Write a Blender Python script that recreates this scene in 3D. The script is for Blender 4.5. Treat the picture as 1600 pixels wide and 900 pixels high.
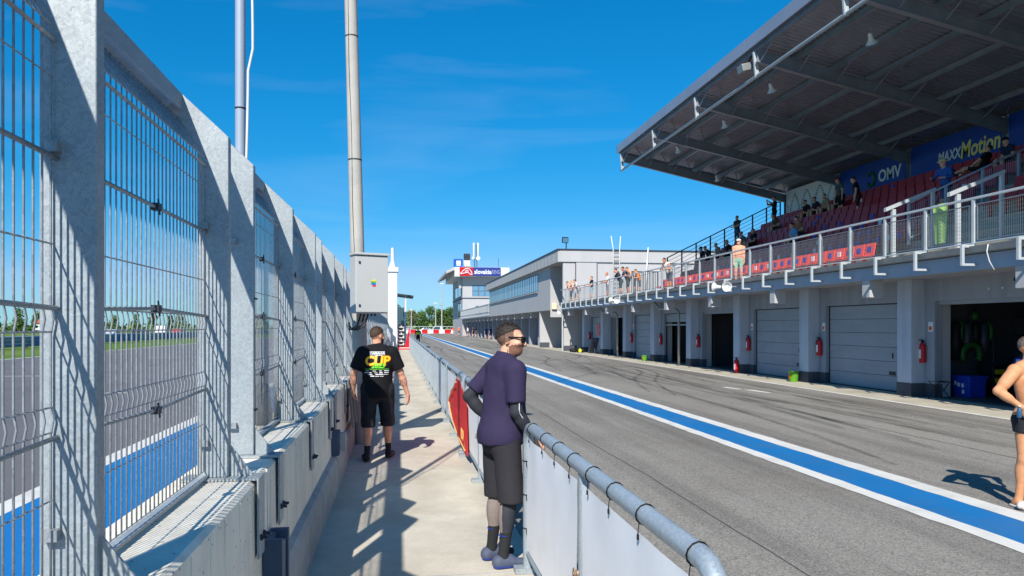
import bpy, bmesh, math, random
import numpy as np
from mathutils import Vector, Matrix, Quaternion
from mathutils.bvhtree import BVHTree
random.seed(7); np.random.seed(7)
sc = bpy.context.scene
for o in list(bpy.data.objects): bpy.data.objects.remove(o)
R = math.radians
# ---------------------------------------------------------------- camera, world, sun, exposure
cam_d = bpy.data.cameras.new('camera'); cam = bpy.data.objects.new('camera', cam_d)
sc.collection.objects.link(cam); sc.camera = cam
cam_d.sensor_width = 36; cam_d.lens = 26; cam_d.shift_y = 60/1600; cam_d.clip_start = .05; cam_d.clip_end = 6000
cam.location = (0, 0, 1.86); cam.rotation_euler = (R(90), 0, -R(8.757))
SUN_AZ, SUN_EL = 19.5, 41.5          # light travels towards +Y, turned 19.5 degrees to +X
w = bpy.data.worlds.new('World'); sc.world = w; w.use_nodes = True
nt = w.node_tree; bg = nt.nodes['Background']; bg.inputs['Strength'].default_value = .105
sky = nt.nodes.new('ShaderNodeTexSky'); sky.sky_type = 'NISHITA'; sky.sun_disc = False
sky.sun_elevation = R(SUN_EL); sky.sun_rotation = R(180+SUN_AZ); sky.air_density = 1.0; sky.dust_density = .0; sky.ozone_density = 3.0
hsv = nt.nodes.new('ShaderNodeHueSaturation'); hsv.inputs['Saturation'].default_value = 1.18
tnt = nt.nodes.new('ShaderNodeMix'); tnt.data_type = 'RGBA'; tnt.blend_type = 'MULTIPLY'; tnt.inputs['Factor'].default_value = 1; tnt.inputs['B'].default_value = (.60, .86, 1.02, 1)   # deep azure of the photograph's sky, the same all round
# thin high cirrus
tc = nt.nodes.new('ShaderNodeTexCoord'); mp = nt.nodes.new('ShaderNodeMapping'); mp.inputs['Rotation'].default_value = (0, R(-14), R(30)); mp.inputs['Scale'].default_value = (1.2, 1.2, 9)
nz = nt.nodes.new('ShaderNodeTexNoise'); nz.inputs['Scale'].default_value = 2.2; nz.inputs['Detail'].default_value = 7; nz.inputs['Distortion'].default_value = .6
rp = nt.nodes.new('ShaderNodeValToRGB'); rp.color_ramp.elements[0].position = .52; rp.color_ramp.elements[1].position = .9
rp.color_ramp.elements[1].color = (.085, .085, .085, 1)
mx = nt.nodes.new('ShaderNodeMix'); mx.data_type = 'RGBA'; mx.inputs['B'].default_value = (7, 7.6, 8.2, 1)
L = nt.links.new
L(tc.outputs['Generated'], mp.inputs['Vector']); L(mp.outputs['Vector'], nz.inputs['Vector']); L(nz.outputs['Fac'], rp.inputs['Fac'])
L(sky.outputs['Color'], hsv.inputs['Color']); L(hsv.outputs['Color'], tnt.inputs['A'])
spx = nt.nodes.new('ShaderNodeSeparateColor'); cmx = nt.nodes.new('ShaderNodeCombineColor'); L(tnt.outputs['Result'], spx.inputs['Color'])
for ch_, g_, k_ in (('Red', 2.2, .15), ('Green', .74, 1.055), ('Blue', .7, 1.53)):     # film-like response of the camera to the sky, one curve for the whole dome
    pw0 = nt.nodes.new('ShaderNodeMath'); pw0.operation = 'POWER'; pw0.inputs[1].default_value = g_; ml0 = nt.nodes.new('ShaderNodeMath'); ml0.operation = 'MULTIPLY'; ml0.inputs[1].default_value = k_
    L(spx.outputs[ch_], pw0.inputs[0]); L(pw0.outputs[0], ml0.inputs[0]); L(ml0.outputs[0], cmx.inputs[ch_])
rl_ = nt.nodes.new('ShaderNodeMath'); rl_.operation = 'MULTIPLY'; rl_.inputs[1].default_value = .5; mn_ = nt.nodes.new('ShaderNodeMath'); mn_.operation = 'MINIMUM'
L(cmx.inputs['Green'].links[0].from_socket, rl_.inputs[0]); L(cmx.inputs['Red'].links[0].from_socket, mn_.inputs[0]); L(rl_.outputs[0], mn_.inputs[1]); L(mn_.outputs[0], cmx.inputs['Red'])
L(cmx.outputs['Color'], mx.inputs['A']); L(rp.outputs['Color'], mx.inputs['Factor'])
L(mx.outputs['Result'], bg.inputs['Color'])
sd = bpy.data.lights.new('sun', 'SUN'); sun = bpy.data.objects.new('sun', sd); sc.collection.objects.link(sun)
sd.energy = 4.8; sd.angle = R(.53); sd.color = (1, .955, .88)
ce = math.cos(R(SUN_EL)); sun.rotation_euler = Vector((math.sin(R(SUN_AZ))*ce, math.cos(R(SUN_AZ))*ce, -math.sin(R(SUN_EL)))).to_track_quat('-Z', 'Y').to_euler()
sun.location = (-8, -20, 20)
sc.view_settings.view_transform = 'Standard'; sc.view_settings.look = 'None'; sc.view_settings.exposure = 0.45; sc.view_settings.gamma = 1
sc.view_settings.use_curve_mapping = False
sc.cycles.max_bounces = 8; sc.cycles.transparent_max_bounces = 12

# ---------------------------------------------------------------- helpers
COL = sc.collection
ORG = {}
def S(r, g, b, a=1):
    f = lambda c: (c/255/12.92) if c/255 <= .04045 else ((c/255+.055)/1.055)**2.4
    return (f(r), f(g), f(b), a)
def org(o): return ORG.get(o, Vector((0, 0, 0)))
def tag(o, label=None, cat=None, group=None, kind=None):
    if label: o['label'] = label
    if cat: o['category'] = cat
    if group: o['group'] = group
    if kind: o['kind'] = kind
    return o
def thing(name, loc, label, cat, group=None, rz=0):
    o = bpy.data.objects.new(name, None); COL.objects.link(o); o.location = loc; o.rotation_euler.z = rz
    o.empty_display_size = .1
    ORG[o] = Vector(loc); return tag(o, label, cat, group)
def link(name, me, parent=None):
    o = bpy.data.objects.new(name, me); COL.objects.link(o)
    if parent is not None: o.parent = parent
    return o
def copy_tree(o, parent=None):
    c = o.copy(); COL.objects.link(c); c.parent = parent
    for ch in o.children: copy_tree(ch, c)
    return c
class MB:
    def __init__(s): s.v = []; s.f = []; s.m = []
    def add(s, vs, fs, mi=0):
        n = len(s.v); s.v.extend(tuple(v) for v in vs); s.f.extend(tuple(i+n for i in f) for f in fs); s.m.extend([mi]*len(fs)); return s
    def box(s, x0, x1, y0, y1, z0, z1, mi=0):
        return s.add([(x, y, z) for z in (z0, z1) for y in (y0, y1) for x in (x0, x1)],
                     [(0,2,3,1),(4,5,7,6),(0,1,5,4),(2,6,7,3),(0,4,6,2),(1,3,7,5)], mi)
    def obox(s, c, ax, ay, az, mi=0):
        c, ax, ay, az = map(Vector, (c, ax, ay, az))
        return s.add([c+i*ax+j*ay+k*az for k in (-1,1) for j in (-1,1) for i in (-1,1)],
                     [(0,2,3,1),(4,5,7,6),(0,1,5,4),(2,6,7,3),(0,4,6,2),(1,3,7,5)], mi)
    def beam(s, p, q, w, h, up=(0,0,1), mi=0):
        p, q = Vector(p), Vector(q); d = (q-p).normalized(); up = Vector(up)
        if abs(d.dot(up)) > .99: up = Vector((1,0,0))
        x = d.cross(up).normalized(); z = x.cross(d)
        return s.obox((p+q)/2, x*w/2, d*(q-p).length/2, z*h/2, mi)
    def ibeam(s, p, q, w, h, t=.02, up=(0,0,1), mi=0):
        p, q = Vector(p), Vector(q); d = (q-p).normalized(); x = d.cross(Vector(up)).normalized(); z = x.cross(d)
        s.beam(p+z*(h/2-t/2), q+z*(h/2-t/2), w, t, up, mi); s.beam(p-z*(h/2-t/2), q-z*(h/2-t/2), w, t, up, mi)
        return s.beam(p, q, t, h-2*t, up, mi)
    def tube(s, pts, r, n=8, mi=0, caps=True):
        pts = [Vector(p) for p in pts]; rs = r if isinstance(r, (list, tuple)) else [r]*len(pts)
        vs = []; ref = None
        for i, p in enumerate(pts):
            d = (pts[min(i+1, len(pts)-1)]-pts[max(i-1, 0)]).normalized()
            if ref is None: ref = d.orthogonal().normalized()
            ref = (ref-d*ref.dot(d)).normalized(); b = d.cross(ref)
            for k in range(n):
                a = 2*math.pi*(k+.5)/n; vs.append(p+(ref*math.cos(a)+b*math.sin(a))*rs[i])
        fs = [(i*n+k, i*n+(k+1) % n, (i+1)*n+(k+1) % n, (i+1)*n+k) for i in range(len(pts)-1) for k in range(n)]
        if caps: fs += [tuple(range(n))[::-1], tuple(range((len(pts)-1)*n, len(pts)*n))]
        return s.add(vs, fs, mi)
    def lathe(s, prof, o=(0,0,0), axis=(0,0,1), n=16, mi=0):
        q = Vector((0,0,1)).rotation_difference(Vector(axis).normalized()); o = Vector(o)
        vs = [o+q@Vector((r*math.cos(2*math.pi*k/n), r*math.sin(2*math.pi*k/n), z)) for r, z in prof for k in range(n)]
        fs = [(i*n+k, i*n+(k+1) % n, (i+1)*n+(k+1) % n, (i+1)*n+k) for i in range(len(prof)-1) for k in range(n)]
        fs += [tuple(range(n))[::-1], tuple(range((len(prof)-1)*n, len(prof)*n))]
        return s.add(vs, fs, mi)
    def prism(s, poly, axis, d0, d1, mi=0):
        # poly in the two axes other than `axis` (order xyz)
        def P(u, v, d): return (d, u, v) if axis == 'x' else (u, d, v) if axis == 'y' else (u, v, d)
        n = len(poly); vs = [P(u, v, d0) for u, v in poly]+[P(u, v, d1) for u, v in poly]
        fs = [tuple(range(n)), tuple(range(n, 2*n))[::-1]]+[(i, i+n, (i+1) % n+n, (i+1) % n) for i in range(n)]
        return s.add(vs, fs, mi)
    def quad(s, a, b, c, d, mi=0): return s.add([a, b, c, d], [(0,1,2,3)], mi)
    def grid(s, fn, nu, nv, mi=0):
        vs = [fn(i/nu, j/nv) for j in range(nv+1) for i in range(nu+1)]
        return s.add(vs, [(j*(nu+1)+i, j*(nu+1)+i+1, (j+1)*(nu+1)+i+1, (j+1)*(nu+1)+i) for j in range(nv) for i in range(nu)], mi)
    def mesh(s, name, mats, off=Vector((0,0,0)), smooth=False, recalc=True):
        me = bpy.data.meshes.new(name)
        vs = np.array(s.v, dtype=float).reshape(-1, 3)-np.array(off)
        me.from_pydata(vs.tolist(), [], s.f)
        for m in (mats if isinstance(mats, (list, tuple)) else [mats]): me.materials.append(m)
        me.polygons.foreach_set('material_index', s.m)
        if recalc:
            bm = bmesh.new(); bm.from_mesh(me); bmesh.ops.recalc_face_normals(bm, faces=bm.faces); bm.to_mesh(me); bm.free()
        if smooth is True: me.polygons.foreach_set('use_smooth', [True]*len(me.polygons))
        elif smooth:
            me.polygons.foreach_set('use_smooth', [True]*len(me.polygons)); me.set_sharp_from_angle(angle=R(smooth))
        me.update(); return me
    def build(s, name, mats, parent=None, smooth=False, bevel=0, recalc=True):
        o = link(name, s.mesh(name, mats, org(parent) if parent is not None else Vector((0,0,0)), smooth, recalc), parent)
        ORG[o] = org(parent) if parent is not None else Vector((0,0,0))
        if bevel:
            b = o.modifiers.new('bevel', 'BEVEL'); b.width = bevel; b.segments = 2; b.limit_method = 'ANGLE'; b.angle_limit = R(40)
        return o
def part(name, mats, parent, fn, **k):
    m = MB(); fn(m); return m.build(name, mats, parent, **k)

# ---------------------------------------------------------------- materials
MATS = {}
def mat(name, col, rough=.6, metal=0, var=.12, scale=6, bump=0, bscale=60, spec=.4, col2=None, stretch=(1,1,1), stain=None, stain_amt=.0, stain_scale=.7, trans=0, emis=0, detail=5, coat=0):
    if name in MATS: return MATS[name]
    m = bpy.data.materials.new(name); m.use_nodes = True; t = m.node_tree; N = t.nodes; l = t.links.new
    b = N['Principled BSDF']; b.inputs['Roughness'].default_value = rough; b.inputs['Metallic'].default_value = metal
    b.inputs['Specular IOR Level'].default_value = spec
    if coat: b.inputs['Coat Weight'].default_value = coat
    tcn = N.new('ShaderNodeTexCoord'); mpn = N.new('ShaderNodeMapping'); mpn.inputs['Scale'].default_value = stretch
    l(tcn.outputs['Object'], mpn.inputs['Vector'])
    n1 = N.new('ShaderNodeTexNoise'); n1.inputs['Scale'].default_value = scale; n1.inputs['Detail'].default_value = detail; l(mpn.outputs['Vector'], n1.inputs['Vector'])
    rm = N.new('ShaderNodeValToRGB'); rm.color_ramp.elements[0].position = .3; rm.color_ramp.elements[1].position = .7
    c = col; c2 = col2 or tuple(min(1, x*(1+var)) for x in c[:3])+(1,); c1 = col if col2 else tuple(x*(1-var) for x in c[:3])+(1,)
    rm.color_ramp.elements[0].color = c1; rm.color_ramp.elements[1].color = c2
    l(n1.outputs['Fac'], rm.inputs['Fac']); out = rm.outputs['Color']
    if stain:
        n2 = N.new('ShaderNodeTexNoise'); n2.inputs['Scale'].default_value = stain_scale; n2.inputs['Detail'].default_value = 6; n2.inputs['Roughness'].default_value = .65
        l(tcn.outputs['Object'], n2.inputs['Vector'])
        r2 = N.new('ShaderNodeValToRGB'); r2.color_ramp.elements[0].position = .47; r2.color_ramp.elements[1].position = .72
        l(n2.outputs['Fac'], r2.inputs['Fac'])
        mm = N.new('ShaderNodeMath'); mm.operation = 'MULTIPLY'; mm.inputs[1].default_value = stain_amt; l(r2.outputs['Color'], mm.inputs[0])
        mx = N.new('ShaderNodeMix'); mx.data_type = 'RGBA'; mx.inputs['B'].default_value = stain
        l(mm.outputs[0], mx.inputs['Factor']); l(out, mx.inputs['A']); out = mx.outputs['Result']
    l(out, b.inputs['Base Color'])
    if bump:
        n3 = N.new('ShaderNodeTexNoise'); n3.inputs['Scale'].default_value = bscale; n3.inputs['Detail'].default_value = 4; l(mpn.outputs['Vector'], n3.inputs['Vector'])
        bp = N.new('ShaderNodeBump'); bp.inputs['Strength'].default_value = bump; bp.inputs['Distance'].default_value = .01
        l(n3.outputs['Fac'], bp.inputs['Height']); l(bp.outputs['Normal'], b.inputs['Normal'])
    if trans: b.inputs['Transmission Weight'].default_value = trans
    if emis: b.inputs['Emission Color'].default_value = col; b.inputs['Emission Strength'].default_value = emis
    MATS[name] = m; return m
def speckle(m, scale, dark, light, amt=.6, stretch=None):
    """adds fine aggregate grain to the base colour of a material"""
    t = m.node_tree; N = t.nodes; l = t.links.new; b = N['Principled BSDF']; src = b.inputs['Base Color'].links[0].from_socket
    tcn = [n for n in N if n.type == 'TEX_COORD'][0]
    v = N.new('ShaderNodeTexVoronoi'); v.inputs['Scale'].default_value = scale; l(tcn.outputs['Object'], v.inputs['Vector'])
    sp = N.new('ShaderNodeSeparateColor'); l(v.outputs['Color'], sp.inputs['Color'])
    r = N.new('ShaderNodeValToRGB'); r.color_ramp.elements[0].color = dark; r.color_ramp.elements[1].color = light
    l(sp.outputs['Red'], r.inputs['Fac'])
    mx = N.new('ShaderNodeMix'); mx.data_type = 'RGBA'; mx.blend_type = 'MULTIPLY'; mx.inputs['Factor'].default_value = amt
    l(src, mx.inputs['A']); l(r.outputs['Color'], mx.inputs['B']); l(mx.outputs['Result'], b.inputs['Base Color']); return m
def galv(name, c1, c2, metal=.22, rough=.5, sc_=120):
    m = bpy.data.materials.new(name); m.use_nodes = True; N = m.node_tree.nodes; l = m.node_tree.links.new; b = N['Principled BSDF']
    tcn = N.new('ShaderNodeTexCoord'); n0 = N.new('ShaderNodeTexNoise'); n0.inputs['Scale'].default_value = 30; l(tcn.outputs['Object'], n0.inputs['Vector'])
    va = N.new('ShaderNodeMix'); va.data_type = 'RGBA'; va.inputs['Factor'].default_value = .06; l(tcn.outputs['Object'], va.inputs['A']); l(n0.outputs['Color'], va.inputs['B'])
    v = N.new('ShaderNodeTexVoronoi'); v.inputs['Scale'].default_value = sc_; l(va.outputs['Result'], v.inputs['Vector'])
    s2 = N.new('ShaderNodeSeparateColor'); l(v.outputs['Color'], s2.inputs['Color'])
    n1 = N.new('ShaderNodeTexNoise'); n1.inputs['Scale'].default_value = 5; n1.inputs['Detail'].default_value = 5; l(tcn.outputs['Object'], n1.inputs['Vector'])
    ad = N.new('ShaderNodeMath'); ad.operation = 'MULTIPLY_ADD'; ad.inputs[1].default_value = .38; l(s2.outputs['Red'], ad.inputs[0]); 
    mu = N.new('ShaderNodeMath'); mu.operation = 'MULTIPLY'; mu.inputs[1].default_value = .6; l(n1.outputs['Fac'], mu.inputs[0]); l(mu.outputs[0], ad.inputs[2])
    r = N.new('ShaderNodeValToRGB'); r.color_ramp.elements[0].color = c1; r.color_ramp.elements[1].color = c2; l(ad.outputs[0], r.inputs['Fac']); l(r.outputs['Color'], b.inputs['Base Color'])
    b.inputs['Metallic'].default_value = metal
    rr = N.new('ShaderNodeMapRange'); rr.inputs['To Min'].default_value = rough-.08; rr.inputs['To Max'].default_value = rough+.15; l(s2.outputs['Green'], rr.inputs['Value']); l(rr.outputs['Result'], b.inputs['Roughness'])
    MATS[name] = m; return m
def bands(m, stretch, col, amt, scale=1.):
    t = m.node_tree; N = t.nodes; l = t.links.new; b = N['Principled BSDF']; src = b.inputs['Base Color'].links[0].from_socket
    tcn = [n for n in N if n.type == 'TEX_COORD'][0]; mp_ = N.new('ShaderNodeMapping'); mp_.inputs['Scale'].default_value = stretch; l(tcn.outputs['Object'], mp_.inputs['Vector'])
    n = N.new('ShaderNodeTexNoise'); n.inputs['Scale'].default_value = scale; n.inputs['Detail'].default_value = 8; n.inputs['Roughness'].default_value = .62; l(mp_.outputs['Vector'], n.inputs['Vector'])
    r = N.new('ShaderNodeMapRange'); r.inputs['From Min'].default_value = .47; r.inputs['From Max'].default_value = .68; r.inputs['To Max'].default_value = amt; l(n.outputs['Fac'], r.inputs['Value'])
    mx_ = N.new('ShaderNodeMix'); mx_.data_type = 'RGBA'; mx_.inputs['B'].default_value = col; l(r.outputs['Result'], mx_.inputs['Factor']); l(src, mx_.inputs['A']); l(mx_.outputs['Result'], b.inputs['Base Color']); return m
def pits(m, scale, col, thr=.16, amt=.8):
    t = m.node_tree; N = t.nodes; l = t.links.new; b = N['Principled BSDF']; src = b.inputs['Base Color'].links[0].from_socket
    tcn = [n for n in N if n.type == 'TEX_COORD'][0]; v = N.new('ShaderNodeTexVoronoi'); v.inputs['Scale'].default_value = scale; l(tcn.outputs['Object'], v.inputs['Vector'])
    s = N.new('ShaderNodeSeparateColor'); l(v.outputs['Color'], s.inputs['Color']); g = N.new('ShaderNodeMath'); g.operation = 'GREATER_THAN'; g.inputs[1].default_value = .72; l(s.outputs['Red'], g.inputs[0])
    d = N.new('ShaderNodeMath'); d.operation = 'LESS_THAN'; d.inputs[1].default_value = thr; l(v.outputs['Distance'], d.inputs[0]); p = N.new('ShaderNodeMath'); p.operation = 'MULTIPLY'; l(g.outputs[0], p.inputs[0]); l(d.outputs[0], p.inputs[1])
    q = N.new('ShaderNodeMath'); q.operation = 'MULTIPLY'; q.inputs[1].default_value = amt; l(p.outputs[0], q.inputs[0])
    mx_ = N.new('ShaderNodeMix'); mx_.data_type = 'RGBA'; mx_.inputs['B'].default_value = col; l(q.outputs[0], mx_.inputs['Factor']); l(src, mx_.inputs['A']); l(mx_.outputs['Result'], b.inputs['Base Color']); return m
GALV = galv('galvanised_steel', S(122,130,135), S(180,187,189))
GALV2 = galv('galvanised_tube', S(132,146,156), S(186,196,202), .35, .42, 120)
GALVW = galv('galvanised_wire', S(116,122,126), S(174,178,180), .35, .45, 60)
WALKC = mat('walkway_concrete', S(196,188,172), .85, 0, .08, 5, .35, 55, .25, stain=S(150,140,122), stain_amt=.5, stain_scale=.9)
speckle(WALKC, 130, (.8,.8,.8,1), (1,1,1,1), .5); bands(WALKC, (1.2, .35, 1), S(160,150,132), .5); pits(WALKC, 14, S(110,104,94), .06, .7)
WALLC = mat('cast_concrete', S(236,228,210), .85, 0, .07, 14, .25, 70, .25, stretch=(1,1,.12), stain=S(196,190,176), stain_amt=.5, stain_scale=2.2)
bands(WALLC, (6, 6, .35), S(172,166,152), .3); pits(WALLC, 26, S(96,94,88), .15)
LEDGE = mat('grey_concrete', S(166,167,165), .85, 0, .1, 8, .2, 60, .25, stain=S(110,112,112), stain_amt=.5, stain_scale=1.5)
TRACK = mat('track_asphalt', S(104,102,104), .85, 0, .07, 1.2, .5, 160, .3, stretch=(1,.25,1), stain=S(84,82,84), stain_amt=.5, stain_scale=.15)
ASPH = mat('pit_asphalt', S(148,144,136), .88, 0, .06, 1.3, .6, 150, .25, stretch=(1,.3,1), stain=S(132,126,116), stain_amt=.9, stain_scale=.28)
bands(ASPH, (1.1, .05, 1), S(104,100,95), .75)
speckle(ASPH, 85, (.22,.22,.22,1), (1.2,1.18,1.16,1), .65)
APRON = mat('apron_concrete', S(176,168,150), .88, 0, .1, 3, .3, 80, .25, stain=S(128,122,110), stain_amt=.6, stain_scale=.5)
WPAINT = mat('white_paint', S(208,206,199), .7, 0, .04, 3, .3, 150, .3, stain=S(170,168,162), stain_amt=.55, stain_scale=1.6)
BPAINT = mat('blue_paint', S(20,106,164), .65, 0, .08, 2, .3, 150, .3, stretch=(1,.3,1), stain=S(62,104,146), stain_amt=.6, stain_scale=.9)
TBLUE = mat('track_blue_paint', S(16,110,172), .7, 0, .06, 1, .3, 150, .3, stain=S(28,90,170), stain_amt=.4, stain_scale=.5)
GRASS = mat('grass', S(86,112,40), .9, 0, .25, .15, .6, 3, .2, stain=S(140,138,70), stain_amt=.5, stain_scale=.02)
FACADE = mat('render_grey', S(152,157,166), .85, 0, .03, 1.5, .12, 90, .25, stain=S(138,143,152), stain_amt=.4, stain_scale=.4)
FACLT = mat('render_light', S(178,177,177), .85, 0, .03, 1.2, .1, 90, .25, stain=S(170,168,168), stain_amt=.5, stain_scale=.3)
bands(FACADE, (2.5, 2.5, .3), S(112,117,126), .4); bands(FACLT, (2, 2, .25), S(156,155,155), .15)
PILAS = mat('pilaster_render', S(178,186,197), .85, 0, .03, 1.5, .12, 90, .25); bands(PILAS, (3, 3, .4), S(140,147,157), .4)
PLINTH = mat('plinth_grey', S(74,78,86), .85, 0, .08, 5, .15, 90, .25)
DOORM = mat('door_grey', S(146,153,161), .5, .0, .03, 2, .05, 90, .4, stain=S(132,139,147), stain_amt=.3, stain_scale=.8)
bands(DOORM, (.6, .6, 3), S(120,127,134), .35)
BEAMM = mat('painted_steel_grey', S(150,161,176), .55, .1, .05, 3, .05, 60, .4)
GUTT = mat('zinc_gutter', S(150,152,152), .45, .4, .08, 4, 0, 60, .4)
WSTEEL = mat('white_steel', S(186,191,193), .45, .15, .06, 6, 0, 60, .4, stain=S(156,160,162), stain_amt=.4, stain_scale=2)
DARKST = mat('dark_steel', S(58,62,70), .5, .3, .15, 6, 0, 60, .4)
ROOFST = mat('roof_steel', S(132,140,152), .5, .25, .12, 2, 0, 60, .4)
ROOFDK = mat('roof_sheet', S(142,149,162), .38, .35, .1, 1.2, 0, 60, .4)
FASCIA = mat('fascia_sheet', S(150,156,170), .4, .3, .06, .8, 0, 60, .4)
SEATLIT = mat('sunlit_red_seat_plastic', S(226,76,62), .45, 0, .12, 3, 0, 60, .4)  # front row: the seat plastic with sunlight put into its colour
SEATSHADE = mat('shaded_red_seat_plastic', S(186,44,48), .45, 0, .18, 2, 0, 60, .4)  # rows behind: same plastic, the roof's shade put into its colour
BLUEST = mat('blue_sticker', S(30,70,170), .5)
WHITEST = mat('white_sticker', S(225,225,225), .5)
BLUEB = mat('blue_banner', S(12,62,150), .55, 0, .05, 1)
WHITEB = mat('white_banner_print', S(222,222,220), .6, 0, .03, 1)
WBAN = mat('white_banner_fabric', S(238,240,243), .55, 0, .02, 3, .08, 14, .3, stain=S(216,216,214), stain_amt=.25, stain_scale=3.5)
REDB = mat('red_banner_fabric', S(222,36,40), .6, 0, .08, 3, .15, 10)
GOLD = mat('gold_print', S(226,190,110), .6)
REDM = mat('red_enamel', S(190,22,30), .35, 0, .06, 5)
BLACK = mat('black_rubber', S(22,22,24), .6, 0, .15, 8)
BLKPL = mat('black_plastic', S(30,31,34), .4, 0, .1, 8)
DKBLUE = mat('dark_blue_steel', S(70,84,104), .5, .2, .08, 6)
WHT = mat('white_gloss', S(210,211,210), .35, 0, .03, 4)
CABW = mat('cabinet_polyester', S(182,183,180), .5, 0, .02, 3, .03, 200)
CONCP = mat('pole_concrete', S(176,172,164), .8, 0, .07, 5, .2, 60, .25, stretch=(1,1,.3), stain=S(140,138,132), stain_amt=.5, stain_scale=2)
GLASS = mat('window_glass', S(96,140,170), .06, .0, .05, .4, 0, 60, .9, coat=.5)
GLASSD = mat('dark_glass', S(60,84,92), .1, 0, .05, .5, 0, 60, .8)
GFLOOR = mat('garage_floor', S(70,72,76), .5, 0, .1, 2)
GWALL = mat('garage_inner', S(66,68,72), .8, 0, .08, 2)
WOODB = mat('bark', S(84,70,56), .9, 0, .2, 10)
LEAF = [mat('leaf_a', S(62,92,34), .6, 0, .35, 3), mat('leaf_b', S(82,108,44), .6, 0, .35, 3), mat('leaf_c', S(50,78,34), .6, 0, .35, 3), mat('leaf_d', S(112,116,74), .6, 0, .3, 3)]
ORANGE = mat('orange_paint', S(232,92,20), .4, 0, .05, 4)
GREENP = mat('green_plastic', S(92,150,36), .45, 0, .05, 4)
BLUEP = mat('blue_plastic', S(26,64,170), .45, 0, .08, 4)
YELLOW = mat('yellow_fluo', S(222,228,40), .6, 0, .06, 4)
RUBMARK = bpy.data.materials.new('tyre_rubber_mark'); RUBMARK.use_nodes = True
def _rub():
    N = RUBMARK.node_tree.nodes; l = RUBMARK.node_tree.links.new; b = N['Principled BSDF']; b.inputs['Base Color'].default_value = S(48,46,45); b.inputs['Roughness'].default_value = .8
    t = N.new('ShaderNodeTexCoord'); n = N.new('ShaderNodeTexNoise'); n.inputs['Scale'].default_value = 2.2; n.inputs['Detail'].default_value = 7; n.inputs['Roughness'].default_value = .75
    mq = N.new('ShaderNodeMapping'); mq.inputs['Scale'].default_value = (2.5, .25, 1); l(t.outputs['Object'], mq.inputs['Vector']); l(mq.outputs['Vector'], n.inputs['Vector'])
    mr = N.new('ShaderNodeMapRange'); mr.inputs['From Min'].default_value = .38; mr.inputs['From Max'].default_value = .7; mr.inputs['To Max'].default_value = .55; l(n.outputs['Fac'], mr.inputs['Value'])
    l(mr.outputs['Result'], b.inputs['Alpha'])
_rub()

def text_obj(name, s, size, m, parent=None, mat4=None, extrude=.003, offset=0, shear=0, align='CENTER', spacing=1, width=None):
    cu = bpy.data.curves.new('txt', 'FONT'); cu.body = s; cu.size = size; cu.extrude = extrude; cu.offset = offset; cu.shear = shear
    cu.align_x = align; cu.align_y = 'CENTER'; cu.resolution_u = 3; cu.space_character = spacing
    o = bpy.data.objects.new('txt', cu); COL.objects.link(o)
    dg = bpy.context.evaluated_depsgraph_get(); me = bpy.data.meshes.new_from_object(o.evaluated_get(dg)); me.name = name
    bpy.data.objects.remove(o); bpy.data.curves.remove(cu)
    if width:
        xs = [v.co.x for v in me.vertices]; me.transform(Matrix.Diagonal((width/(max(xs)-min(xs)), 1, 1, 1)))
    if mat4 is not None: me.transform(mat4)
    me.transform(Matrix.Translation(-org(parent)) if parent is not None else Matrix())
    me.materials.clear(); me.materials.append(m)
    ob = link(name, me, parent); ORG[ob] = org(parent) if parent is not None else Vector((0,0,0)); return ob
def frame(o, x, y, z=None):
    x = Vector(x); y = Vector(y); z = Vector(z) if z else x.cross(y)
    M = Matrix.Identity(4)
    for i in range(3): M[i][0] = x[i]; M[i][1] = y[i]; M[i][2] = z[i]; M[i][3] = o[i]
    return M
# ---------------------------------------------------------------- ground, track, pit lane, walkway
def sheet(name, m, x0, x1, y0, y1, z, parent=None, kind='structure', seg=1):
    b = MB(); b.grid(lambda u, v: (x0+(x1-x0)*u, y0+(y1-y0)*v, z), 1, seg); o = b.build(name, m, parent, recalc=False)
    if kind and parent is None: o['kind'] = kind
    return o
sheet('ground', GRASS, -3000, 3000, -600, 4500, -.03)
trk = sheet('race_track', TRACK, -22, -1.0, -60, 900, 0)
sheet('track_verge_paint', TBLUE, -3.85, -1.2, -40, 400, .004, trk)
sheet('edge_line', WPAINT, -4.12, -3.85, -40, 400, .005, trk)
sheet('edge_line', WPAINT, -21.9, -21.7, -40, 700, .004, trk)
for i in range(12): sheet('grid_mark', WPAINT, -9.5 if i % 2 else -14.5, -7.5 if i % 2 else -12.5, 14+i*8, 14.15+i*8, .004, trk)
sheet('service_road', TRACK, -60, -42, -60, 900, -.01)
pit = sheet('pit_lane', ASPH, .9, 13.9, -30, 230, 0)
sheet('pit_apron', APRON, 12.12, 13.86, -10, 103, .004, pit)
def worn_line(name, m, x0, x1, y0, y1, z, jit=.007):
    b = MB(); r = random.Random(int(x0*100)); ys = []; y = y0
    while y < y1: ys.append(y); y += .22 if 2 < y < 24 else 3.0
    ys.append(y1); vs = []
    for y in ys: vs += [(x0+r.gauss(0, jit), y, z), (x1+r.gauss(0, jit), y, z)]
    b.add(vs, [(2*k, 2*k+1, 2*k+3, 2*k+2) for k in range(len(ys)-1)]); return b.build(name, m, pit, recalc=False)
worn_line('lane_line', WPAINT, 5.06, 5.27, -20, 190, .006); worn_line('lane_stripe', BPAINT, 5.262, 5.888, -20, 190, .0045); worn_line('lane_line', WPAINT, 5.88, 6.14, -20, 190, .006)
worn_line('apron_line', WPAINT, 11.98, 12.12, -10, 160, .008)
PATCH = mat('patched_asphalt', S(132,128,120), .9, 0, .06, 2, .5, 140, .25); speckle(PATCH, 90, (.35,.35,.35,1), (1.05,1.05,1.05,1), .8)
SEAL = mat('bitumen_seam', S(78,76,74), .8, 0, .2, 4)
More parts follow.
